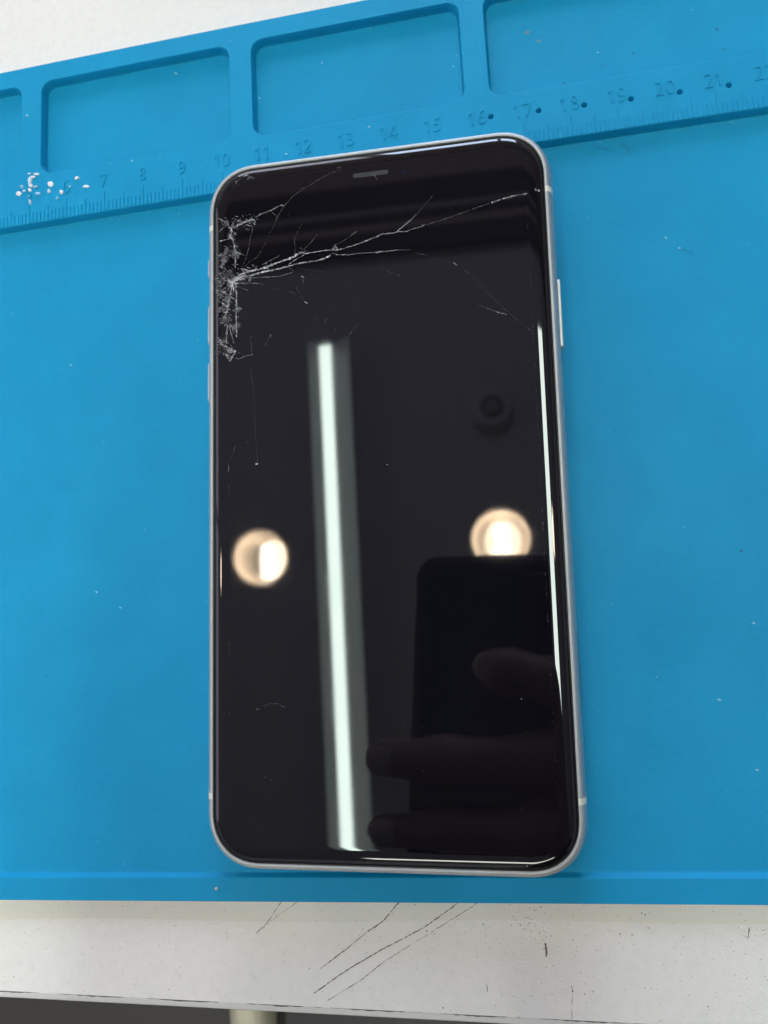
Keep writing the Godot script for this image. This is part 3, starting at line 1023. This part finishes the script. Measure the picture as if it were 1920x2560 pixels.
		for k in int(s.w * 1.15):
			var at: Vector2 = Vector2(s.x, s.y) + Vector2(rng.randfn(), rng.randfn()) * (s.z * 0.5)
			at.x = maxf(at.x, -35.75)
			var bed := rng.randf() < 0.58
			var size := rng.randf_range(0.18, 0.42) if bed else rng.randf_range(0.12, 0.42)
			var slim := 0.7 if bed else rng.randf_range(0.16, 0.34)
			var turn := -0.45 + rng.randfn() * 0.3 + (1.6 if rng.randf() < 0.16 else 0.0)
			var tint := pow(rng.randf(), 1.6) * 0.15 + 0.02 if bed else 0.04 + pow(rng.randf(), 2.6) * 0.46
			var col := Color(tint, tint, tint * 1.05)
			var p := []
			var lift := 0.010 if bed else 0.02 + rng.randf() * 0.02
			for c in [Vector2(-1.6, -0.3), Vector2(0.2, -0.9), Vector2(1.5, 0.1), Vector2(-0.3, 0.9)]:
				p.append(gl(at + (Vector2(c.x, c.y * slim) * size * rng.randf_range(0.7, 1.2)).rotated(turn), lift + rng.randf() * (0.004 if bed else 0.03)))
			b.face([p[0], p[1], p[2]], Vector3.UP, col)
			b.face([p[0], p[2], p[3]], Vector3.UP, col * 0.75)
	# the star of fine splits at the point of impact
	for k in 46:
		var a := rng.randf_range(-PI, PI)
		if k < 20:
			a = rng.randf_range(0.15, 0.65)
		elif k < 32:
			a = rng.randf_range(-1.75, -1.35)
		var n := Vector2(cos(a), sin(a))
		var from := Vector2(-31.45, 47.55) + n * rng.randf_range(0.0, 0.3)
		var to := from + n * rng.randf_range(0.5, 3.2)
		to.x = maxf(to.x, -35.7)
		var wd := n.orthogonal() * rng.randf_range(0.05, 0.15)
		var tint := rng.randf_range(0.2, 0.75)
		b.face([gl(from + wd, 0.04), gl(to, 0.03), gl(from - wd, 0.04)], Vector3.UP, Color(tint, tint, tint * 1.03))
	var o := put("crushed_glass", b.mesh(crack_mat), glass)
	o.set_meta("kind", "stuff")


# ------------------------------------------------------------------ loose bits

func chip(u: float, v: float, wu: float, wv: float, bright: float, label: String) -> void:
	var b := MB.new()
	var at := on_mat(u, v, STEP)
	var n := 6
	var low := []
	var high := []
	var lean := Vector2(rng.randf_range(-0.25, 0.25), rng.randf_range(-0.25, 0.25))
	var col := Color(0.10, 0.40, 0.68).lerp(Color(0.92, 0.90, 0.93), clampf((bright - 0.15) / 0.5, 0.0, 1.0))
	for k in n:
		var a := TAU * k / n + rng.randf_range(-0.35, 0.35)
		var d := Vector2(cos(a) * wu, sin(a) * wv) * 0.72 * rng.randf_range(0.7, 1.15)
		low.append(P(d.x, d.y, 0.01))
		high.append(P(d.x * 0.85, d.y * 0.85, 0.28 + d.dot(lean)))
	for k in n:
		b.face([low[k], low[(k + 1) % n], high[(k + 1) % n], high[k]], low[k], col)
	var top := P(0.05, 0.02, 0.36)
	for k in n:
		b.face([high[k], high[(k + 1) % n], top], Vector3.UP, col * rng.randf_range(0.8, 1.15))
	var o := put("glass_chip", b.mesh(M["glass chip"]))
	o.position = at
	tag(o, label, "glass chip", "broken glass chips on the ruler strip")


func build_chips() -> void:
	chip(-99.8, 11.1, 1.21, 1.49, 0.40, "large hazy glass chip just left of the tray's lower left corner")
	chip(-98.0, 12.5, 1.01, 0.45, 0.80, "flat bright glass chip touching the tray's lower left corner")
	chip(-99.0, 11.9, 0.87, 0.53, 0.75, "thin bright glass chip on the upper edge of the large hazy one")
	chip(-99.6, 9.6, 0.97, 0.68, 0.85, "bright glass chip just below the large hazy one")
	chip(-99.8, 8.6, 0.82, 0.58, 0.85, "small oval bright glass chip, second below the large hazy one")
	chip(-102.8, 8.2, 1.13, 0.92, 0.80, "pinkish white glass chip at the left end of the scatter")
	chip(-101.4, 8.6, 0.60, 0.40, 0.75, "tiny sliver of glass beside the leftmost pinkish white chip")
	chip(-102.1, 9.8, 0.66, 0.68, 0.32, "faint small glass chip above the leftmost pinkish white chip")
	chip(-94.2, 9.3, 1.01, 1.21, 0.80, "large solid white glass chip between the 5 and 6 ticks")
	chip(-94.7, 7.5, 0.74, 0.87, 0.45, "grey glass chip right under the large solid white chip")
	chip(-97.6, 7.3, 1.17, 0.82, 0.26, "wide faint glass flake between the two chip clusters")
	chip(-91.2, 6.6, 0.70, 0.96, 0.65, "glass chip on the lower left of the figure 6")
	chip(-87.2, 9.6, 1.17, 0.63, 0.75, "long bright glass chip above and right of the figure 6")
	chip(-84.7, 6.9, 1.52, 0.70, 0.65, "longest glass splinter, at the right end of the scatter beside the 7")
	chip(-99.7, 5.3, 0.80, 1.20, 0.32, "pale slanting glass flake lowest in the scatter, above the 5 tick")
	chip(-100.1, 7.0, 0.58, 0.53, 0.20, "barely visible glass flake above the pale slanting one")
	chip(-92.4, 5.2, 0.54, 0.53, 0.26, "tiny faint glass chip below the figure 6's left side")
	chip(-89.0, 7.6, 0.58, 0.48, 0.24, "tiny faint glass chip right of the figure 6")
	chip(-100.0, 12.9, 0.78, 0.39, 0.50, "dull glass sliver topmost in the scatter")
	chip(-98.2, 9.2, 0.97, 0.48, 0.36, "dull glass chip right of the bright one under the large hazy chip")


func build_dust() -> void:
	var pale := MB.new()
	var dark := MB.new()
	for k in 150:
		var u := rng.randf_range(-112.0, 76.0)
		var v := rng.randf_range(-156.0, 42.0)
		var z := mat_height(u, v)
		var q := on_mat(u, v, z + 0.05)
		if absf(mat_height(u + 0.3, v + 0.3) - z) > 0.02:
			continue
		speck(pale if rng.randf() < 0.55 else dark, q.x * 1000.0, -q.z * 1000.0, z + 0.03, rng.randf_range(0.03, 0.10), rng.randf_range(1.0, 2.6), rng.randf_range(0, PI))
	for s in [Vector3(-100.8, 28.8, 0.5), Vector3(-62.2, 34.4, 0.5), Vector3(-93.2, 12.9, 0.45), Vector3(-72.7, 11.6, 0.4), Vector3(-34.2, 6.6, 0.45), Vector3(-41.0, 23.7, 0.3), Vector3(-25.3, 29.9, 0.35), Vector3(-14.4, 9.9, 0.4), Vector3(37.3, 20.3, 0.3), Vector3(3.2, 12.9, 0.3), Vector3(5.4, 23.0, 0.3)]:
		var z := mat_height(s.x, s.y)
		var q := on_mat(s.x, s.y, z)
		speck(pale, q.x * 1000.0, -q.z * 1000.0, z + 0.05, s.z * 0.5, 1.8, rng.randf_range(-0.8, -0.3))
	for s in [Vector2(-75.85, 35.6), Vector2(-61.6, -22.2), Vector2(-67.6, -18.5), Vector2(64.1, -43.3), Vector2(71.5, -28.8), Vector2(69.9, -56.4), Vector2(63.4, 49.2), Vector2(60.9, 51.8)]:
		speck(pale, s.x, s.y, 0.05, 0.2, 2.0, -0.5)
	for s in [Vector3(44.7, 18.7, 0.4), Vector3(37.9, 17.0, 0.3), Vector3(62.4, 21.0, 0.5), Vector3(63.2, 16.1, 0.4), Vector3(29.5, 14.3, 0.4)]:
		var z := mat_height(s.x, s.y)
		var q := on_mat(s.x, s.y, z)
		speck(dark, q.x * 1000.0, -q.z * 1000.0, z + 0.05, s.z * 0.5, 1.7, -0.7)
	for s in [Vector2(70.4, -14.7), Vector2(-79.6, -37.0)]:
		speck(dark, s.x, s.y, 0.05, 0.22, 1.4, 0.3)
	# grit gathered along the feet of the steps
	for k in 420:
		var u := rng.randf_range(-112.0, 76.0)
		var kind := rng.randi() % 3
		var v := -0.95 - absf(rng.randfn()) * 0.5
		if kind == 1:
			v = 36.6 - absf(rng.randfn()) * 0.4
		if kind == 2:
			var t: Vector2 = trays[rng.randi() % trays.size()]
			u = t.x + 0.8 + absf(rng.randfn()) * 0.3 if rng.randf() < 0.5 else t.y - 0.8 - absf(rng.randfn()) * 0.3
			v = rng.randf_range(13.5, 36.0)
		var z := mat_height(u, v)
		if z > 0.1:
			continue
		var q := on_mat(u, v, z)
		speck(pale if rng.randf() < 0.25 else dark, q.x * 1000.0, -q.z * 1000.0, z + 0.03, rng.randf_range(0.03, 0.10), 1.5, rng.randf() * PI)
	var o := put("dust", pale.mesh(M["dust pale"]))
	o.set_meta("kind", "stuff")
	tag(o, "pale dust and glass crumbs scattered over the blue mat", "dust")
	o = put("grit", dark.mesh(M["dust dark"]))
	o.set_meta("kind", "stuff")
	tag(o, "dark grit scattered over the blue mat", "grit")
	# dust on the phone's glass
	var g := MB.new()
	for k in 130:
		var x := rng.randf_range(-33.0, 33.0)
		var y := rng.randf_range(-70.0, 70.0)
		var tint := rng.randf_range(0.04, 0.22)
		var r := rng.randf_range(0.025, 0.075)
		var p := []
		var a0 := rng.randf() * PI
		for c in [Vector2(-1.8, 0), Vector2(0, -0.8), Vector2(1.6, 0.1), Vector2(0.1, 0.8)]:
			p.append(gl(Vector2(x, y) + (c * r).rotated(a0), 0.02))
		g.face(p, Vector3.UP, Color(tint, tint, tint))
	for s in [Vector3(28.5, -74.2, 0.16), Vector3(26.2, -72.6, 0.09), Vector3(26.6, -42.0, 0.09), Vector3(1.8, 5.0, 0.10)]:
		var p := []
		for c in [Vector2(-1.8, 0), Vector2(0, -0.9), Vector2(1.6, 0.1), Vector2(0.1, 0.9)]:
			p.append(gl(Vector2(s.x, minf(s.y, 71.0)) + c * s.z, 0.02))
		g.face(p, Vector3.UP, Color(0.6, 0.6, 0.6))
	var d := put("glass_dust", g.mesh(crack_mat), glass)
	d.set_meta("kind", "stuff")
	# fine hairs
	hair("dark curved hair on the mat right of the phone's top corner", [Vector2(53.1, 74.3), Vector2(54.2, 73.4), Vector2(54.8, 72.4), Vector2(54.6, 71.6)])
	hair("dark wavy hair nearest the phone's top right corner", [Vector2(47.1, 74.7), Vector2(48.4, 74.0), Vector2(49.2, 73.9), Vector2(50.7, 73.0)])
	hair("dark hair on the open mat right of the phone's side button", [Vector2(63.2, 49.0), Vector2(64.2, 48.9), Vector2(65.6, 48.0), Vector2(66.1, 47.2)])
	# tan smudges in the tray
	for s in [[22.6, 28.2, 0.95, "brown smudge in the tray behind the 17 mark"], [24.9, 25.6, 0.7, "fainter tan smudge just below the brown one in the tray"]]:
		var b := MB.new()
		var q := on_mat(s[0], s[1], 0)
		var p := []
		for k in 14:
			var a := TAU * k / 14.0
			var r: float = s[2] * rng.randf_range(0.55, 1.0)
			p.append(P(cos(a) * r * 0.8, sin(a) * r * 0.55, 0))
		b.face(p, Vector3.UP)
		var sm := put("smudge", b.mesh(M["smudge"]))
		sm.position = Vector3(q.x, -0.00026, q.z)
		tag(sm, s[3], "stain")
	# cream crumb on the front rim
	var cr := MB.new()
	var rows := []
	for e in [[0.0, 0.30], [0.14, 0.38], [0.34, 0.30], [0.46, 0.10]]:
		var ring := PackedVector3Array()
		for k in 9:
			var a := TAU * k / 9.0
			ring.append(P(cos(a) * e[1] * (1.15 if k % 2 else 0.85), sin(a) * e[1], e[0]))
		rows.append(ring)
	cr.sheet(rows, true, P(0, 0, 0.1))
	var co := put("crumb", cr.mesh(M["cream crumb"]))
	co.position = P(-37.9, -80.9, 1.14)
	tag(co, "cream crumb on the front rim of the blue mat", "crumb")


func hair(label: String, pts: Array) -> void:
	var b := MB.new()
	var curve := Curve3D.new()
	for k in pts.size():
		var prev: Vector2 = pts[maxi(k - 1, 0)]
		var next: Vector2 = pts[mini(k + 1, pts.size() - 1)]
		var t := (next - prev) * 0.17
		curve.add_point(P(pts[k].x, pts[k].y, 0.1), -P(t.x, t.y, 0), P(t.x, t.y, 0))
	var rows := []
	var n := 26
	for k in n + 1:
		var f := curve.get_baked_length() * k / n
		var at := curve.sample_baked(f)
		var ahead := (curve.sample_baked(minf(f + 0.0001, curve.get_baked_length())) - curve.sample_baked(maxf(f - 0.0001, 0))).normalized()
		var side := ahead.cross(Vector3.UP).normalized()
		var ring := PackedVector3Array()
		for s in 5:
			var a := TAU * s / 5.0
			ring.append(at + (side * cos(a) + Vector3.UP * sin(a)) * 0.00004)
		rows.append(ring)
	b.sheet(rows, true, P(pts[0].x, pts[0].y, -5))
	tag(put("hair_strand", b.mesh(M["hair"])), label, "hair")


# ------------------------------------------------------------------ below the bench

func build_stool() -> void:
	var o := thing("stool", "stool with black padded seat and cream shell under the bench edge", "stool")
	put("seat_cushion", block(Vector3(-127, -560, -340), Vector3(250, -215, -300), M["black vinyl"], 8.0), o)
	var b := MB.new()
	var rows := []
	for z in [-352.0, -302.0, -298.0, -302.0, -352.0]:
		var r := PackedVector3Array()
		var k := rows.size()
		for y in [-200.0, -260.0, -330.0, -420.0, -560.0]:
			var bow: float = 0.10 * (y + 240.0)
			r.append(P([-156.0, -153.0, -142.0, -131.0, -129.0][k] - bow * 0.6, y, z))
		rows.append(r)
	b.sheet(rows, false, P(-142, -380, -330))
	put("seat_shell", b.mesh(M["cream plastic"]), o)
	for x in [-90.0, 210.0]:
		for y in [-520.0, -255.0]:
			put("leg", block(Vector3(x - 12, y - 12, -760), Vector3(x + 12, y + 12, -340), M["black vinyl"], 3.0), o)


# ------------------------------------------------------------------ the photographer, seen as a dark reflection

func cam_mm(x: float, y: float, z: float) -> Vector3:
	# millimetres in the photographer's phone: right, up, towards the photographer
	var t := camera_place()
	return t.origin + t.basis * Vector3(x, y, z) * 0.001


func build_photographer() -> void:
	var o := thing("camera_phone", "dark phone held up by the photographer, mirrored in the screen", "phone")
	var rows := []
	for p in [[4.0, 1.4], [1.2, 1.7], [0.2, 3.0], [0.0, 5.0], [0.2, 7.2], [1.2, 8.6], [4.0, 8.9]]:
		var ring := PackedVector3Array()
		for c in [[1, 1, 0.0], [-1, 1, 0.5], [-1, -1, 1.0], [1, -1, 1.5]]:
			for k in 9:
				var a: float = PI * (c[2] + 0.5 * k / 8.0)
				ring.append(cam_mm(-15.6 + c[0] * 26.0 + cos(a) * (9.5 - p[0]), -48.5 + c[1] * 62.3 + sin(a) * (9.5 - p[0]), p[1]))
		rows.append(ring)
	var b := MB.new()
	b.sheet(rows, true, cam_mm(-15.6, -48.5, 5))
	b.face(Array(rows[0]), -camera_place().basis.z)
	b.face(Array(rows[6]), camera_place().basis.z)
	put("body", b.mesh(M["lens blue"]), o)
	var bump := MB.new()
	var r2 := []
	for p in [[6.5, 1.5], [6.5, 0.9], [5.8, 0.6]]:
		var ring := PackedVector3Array()
		for k in 28:
			var a := TAU * k / 28.0
			ring.append(cam_mm(cos(a) * p[0], (9.0 if sin(a) > 0 else 0.0) + sin(a) * p[0], p[1]))
		r2.append(ring)
	bump.sheet(r2, true, cam_mm(0, 4, 3))
	put("lens_bump", bump.mesh(M["black rubber"]), o)
	# the person: body, arm and gripping hand in one skin, joined from rounded bones
	var who := thing("person", "person in dark clothes leaning over the bench and holding a phone", "person")
	var S := func(x: float, y: float, z: float) -> Vector3: return P(x, y, z)
	var wrist := cam_mm(62, -130, 22)
	var bones := [
		[S.call(170, -500, -740), S.call(170, -510, -350), 0.055, 0.075], [S.call(360, -500, -740), S.call(360, -510, -350), 0.055, 0.075],
		[S.call(170, -440, -735), S.call(170, -510, -735), 0.04, 0.05], [S.call(360, -440, -735), S.call(360, -510, -735), 0.04, 0.05],
		[S.call(170, -510, -350), S.call(190, -550, 60), 0.08, 0.105], [S.call(360, -510, -350), S.call(340, -550, 60), 0.08, 0.105],
		[S.call(210, -560, 100), S.call(320, -560, 100), 0.12, 0.12], [S.call(265, -560, 100), S.call(265, -540, 400), 0.13, 0.13],
		[S.call(180, -540, 420), S.call(350, -540, 420), 0.10, 0.10], [S.call(120, -535, 500), S.call(410, -535, 500), 0.062, 0.062],
		[S.call(265, -535, 500), S.call(265, -510, 600), 0.065, 0.055],
		[S.call(100, -535, 490), S.call(70, -480, 230), 0.055, 0.045], [S.call(425, -535, 490), S.call(380, -370, 250), 0.055, 0.045],
		[S.call(380, -370, 250), wrist, 0.043, 0.029], [S.call(70, -480, 230), S.call(40, -330, 20), 0.043, 0.03]]
	var mesh := ArrayMesh.new()
	nets(bones, 0.016, 0.03).mesh(M["black cloth"], mesh)
	# head with brow, nose, jaw and ears
	var head := [
		[S.call(265, -510, 590), S.call(265, -502, 660), 0.052, 0.050], [S.call(265, -505, 735), S.call(265, -510, 760), 0.078, 0.082], [S.call(265, -460, 655), S.call(265, -480, 690), 0.034, 0.052],
		[S.call(265, -422, 700), S.call(265, -410, 680), 0.010, 0.014], [S.call(238, -428, 725), S.call(292, -428, 725), 0.016, 0.016], [S.call(248, -422, 650), S.call(282, -422, 650), 0.010, 0.010],
		[S.call(184, -505, 700), S.call(184, -507, 725), 0.012, 0.014], [S.call(346, -505, 700), S.call(346, -507, 725), 0.012, 0.014]]
	nets(head, 0.006, 0.02).mesh(M["skin"], mesh)
	# the hand: palm beside the phone, four fingers across its back, the thumb on its front
	var H := func(x: float, y: float, z: float) -> Vector3: return cam_mm(x, y, z)
	var hand := [[H.call(36, -76, 4), H.call(30, -34, 1), 0.019, 0.015], [wrist, H.call(44, -98, 10), 0.026, 0.024], [H.call(44, -98, 10), H.call(28, -60, 2), 0.022, 0.018], [H.call(40, -112, 8), H.call(28, -84, 0), 0.022, 0.019]]
	var knuckles := [[-30.0, -46.0, -22.0, 62.0, 0.0], [-54.0, -62.0, -58.0, 66.0, 0.0], [-78.0, -76.0, -84.0, 60.0, 0.0], [-95.0, -89.0, -99.0, 50.0, 0.0]]
	var nails := []
	for k in 4:
		var y0: float = knuckles[k][0]
		var y1: float = knuckles[k][2]
		var reach: float = [17.0, 59.0, 57.0, 30.0][k]
		var r: float = [0.0088, 0.0092, 0.0088, 0.0076][k]
		var a: Vector3 = H.call(27, y0 + 4, -5)
		var p1: Vector3 = H.call(2 if k > 0 else 14, lerpf(y0, y1, 0.3), -9.5)
		var p2: Vector3 = H.call(-reach * 0.55, lerpf(y0, y1, 0.75), -9.0)
		var p3: Vector3 = H.call(-reach, y1, -6.0)
		var along: Vector3 = (p3 - p2).normalized()
		var out := -camera_place().basis.z
		nails.append([p3 - along * 0.003, along, out.cross(along).normalized(), (out - along * out.dot(along)).normalized(), r])
		hand.append_array([[a, p1, r * 1.15, r * 1.05], [p1, p2, r * 1.05, r * 0.95], [p2, p3, r * 0.95, r * 0.78]])
	hand.append_array([[H.call(46, -92, 14), H.call(36, -66, 22), 0.014, 0.0115], [H.call(36, -66, 22), H.call(12, -52, 19), 0.0115, 0.0088]])
	nets(hand, 0.003, 0.006).mesh(M["skin"], mesh)
	put("body", mesh, who)
	for nl in nails:
		var nm := MB.new()
		var nr := []
		for e in [[1.0, 0.0], [0.85, 0.35], [0.5, 0.7], [0.05, 0.85]]:
			var ring := PackedVector3Array()
			for k in 16:
				var a := TAU * k / 16.0
				ring.append(nl[0] + nl[1] * cos(a) * 0.0065 * e[0] + nl[2] * sin(a) * 0.0052 * e[0] + nl[3] * (nl[4] * 0.72 + 0.0012 * e[1]))
			nr.append(ring)
		nm.sheet(nr, true, nl[0])
		put("fingernail", nm.mesh(M["fingernail"]), who)
	var hair_bones := [[S.call(265, -522, 770), S.call(265, -540, 720), 0.082, 0.078], [S.call(265, -475, 795), S.call(265, -530, 790), 0.05, 0.07]]
	put("hair", nets(hair_bones, 0.009, 0.03).mesh(M["dark hair"]), who)


func nets(bones: Array, cell: float, blend: float) -> MB:
	# surface nets over the smooth union of tapered capsules
	var lo := Vector3.INF
	var hi := -Vector3.INF
	for b in bones:
		var r := maxf(b[2], b[3]) + blend + cell * 2
		lo = lo.min(b[0] - Vector3.ONE * r).min(b[1] - Vector3.ONE * r)
		hi = hi.max(b[0] + Vector3.ONE * r).max(b[1] + Vector3.ONE * r)
	var n := Vector3i(((hi - lo) / cell).ceil()) + Vector3i.ONE
	var f := PackedFloat32Array()
	f.resize(n.x * n.y * n.z)
	f.fill(1.0)
	for b in bones:
		var p: Vector3 = b[0]
		var d: Vector3 = b[1] - p
		var len2 := d.length_squared()
		var r := maxf(b[2], b[3]) + blend + cell
		var k0 := Vector3i(((p.min(b[1]) - Vector3.ONE * r - lo) / cell).floor()).max(Vector3i.ZERO)
		var k1 := Vector3i(((p.max(b[1]) + Vector3.ONE * r - lo) / cell).ceil()).min(n - Vector3i.ONE)
		for z in range(k0.z, k1.z + 1):
			for y in range(k0.y, k1.y + 1):
				var at := (z * n.y + y) * n.x
				for x in range(k0.x, k1.x + 1):
					var q := lo + Vector3(x, y, z) * cell - p
					var t := clampf(q.dot(d) / len2, 0.0, 1.0)
					var dist := (q - d * t).length() - lerpf(b[2], b[3], t)
					var old := f[at + x]
					var h := maxf(blend - absf(old - dist), 0.0) / blend
					f[at + x] = minf(old, dist) - h * h * blend * 0.25
	var mb := MB.new()
	var id := {}
	var offs := [Vector3i(0, 0, 0), Vector3i(1, 0, 0), Vector3i(0, 1, 0), Vector3i(1, 1, 0), Vector3i(0, 0, 1), Vector3i(1, 0, 1), Vector3i(0, 1, 1), Vector3i(1, 1, 1)]
	var steps := []
	for o in offs:
		steps.append((o.z * n.y + o.y) * n.x + o.x)
	var pairs := [[0, 1], [2, 3], [4, 5], [6, 7], [0, 2], [1, 3], [4, 6], [5, 7], [0, 4], [1, 5], [2, 6], [3, 7]]
	for z in n.z - 1:
		for y in n.y - 1:
			for x in n.x - 1:
				var at := (z * n.y + y) * n.x + x
				var inside := 0
				for s in steps:
					if f[at + s] < 0.0:
						inside += 1
				if inside == 0 or inside == 8:
					continue
				var sum := Vector3.ZERO
				var count := 0
				for e in pairs:
					var v0 := f[at + steps[e[0]]]
					var v1 := f[at + steps[e[1]]]
					if (v0 < 0.0) != (v1 < 0.0):
						sum += Vector3(offs[e[0]]).lerp(Vector3(offs[e[1]]), v0 / (v0 - v1))
						count += 1
				var g := Vector3(f[at + steps[1]] - f[at], f[at + steps[2]] - f[at], f[at + steps[4]] - f[at]) + Vector3(f[at + steps[7]] - f[at + steps[6]], f[at + steps[7]] - f[at + steps[5]], f[at + steps[7]] - f[at + steps[3]])
				id[at] = mb.v.size()
				mb.v.append(lo + (Vector3(x, y, z) + sum / count) * cell)
				mb.n.append(g.normalized())
				mb.c.append(Color.WHITE)
	var dx := 1
	var dy := n.x
	var dz := n.x * n.y
	for at in id:
		for axis in 3:
			var step: int = [dx, dy, dz][axis]
			var s1: int = [dy, dz, dx][axis]
			var s2: int = [dz, dx, dy][axis]
			var v0 := f[at]
			var v1 := f[at + step]
			if (v0 < 0.0) == (v1 < 0.0) or not (id.has(at - s1) and id.has(at - s2) and id.has(at - s1 - s2)):
				continue
			var q := [id[at], id[at - s1], id[at - s1 - s2], id[at - s2]]
			if v0 < 0.0:
				mb.i.append_array([q[0], q[3], q[2], q[0], q[2], q[1]])
			else:
				mb.i.append_array([q[0], q[1], q[2], q[0], q[2], q[3]])
	# the skin must look outwards: turn every triangle that does not
	for k in range(0, mb.i.size(), 3):
		var a := mb.i[k]
		var b := mb.i[k + 1]
		var c := mb.i[k + 2]
		if (mb.v[c] - mb.v[a]).cross(mb.v[b] - mb.v[a]).dot(mb.n[a] + mb.n[b] + mb.n[c]) < 0.0:
			mb.i[k + 1] = c
			mb.i[k + 2] = b
	return mb
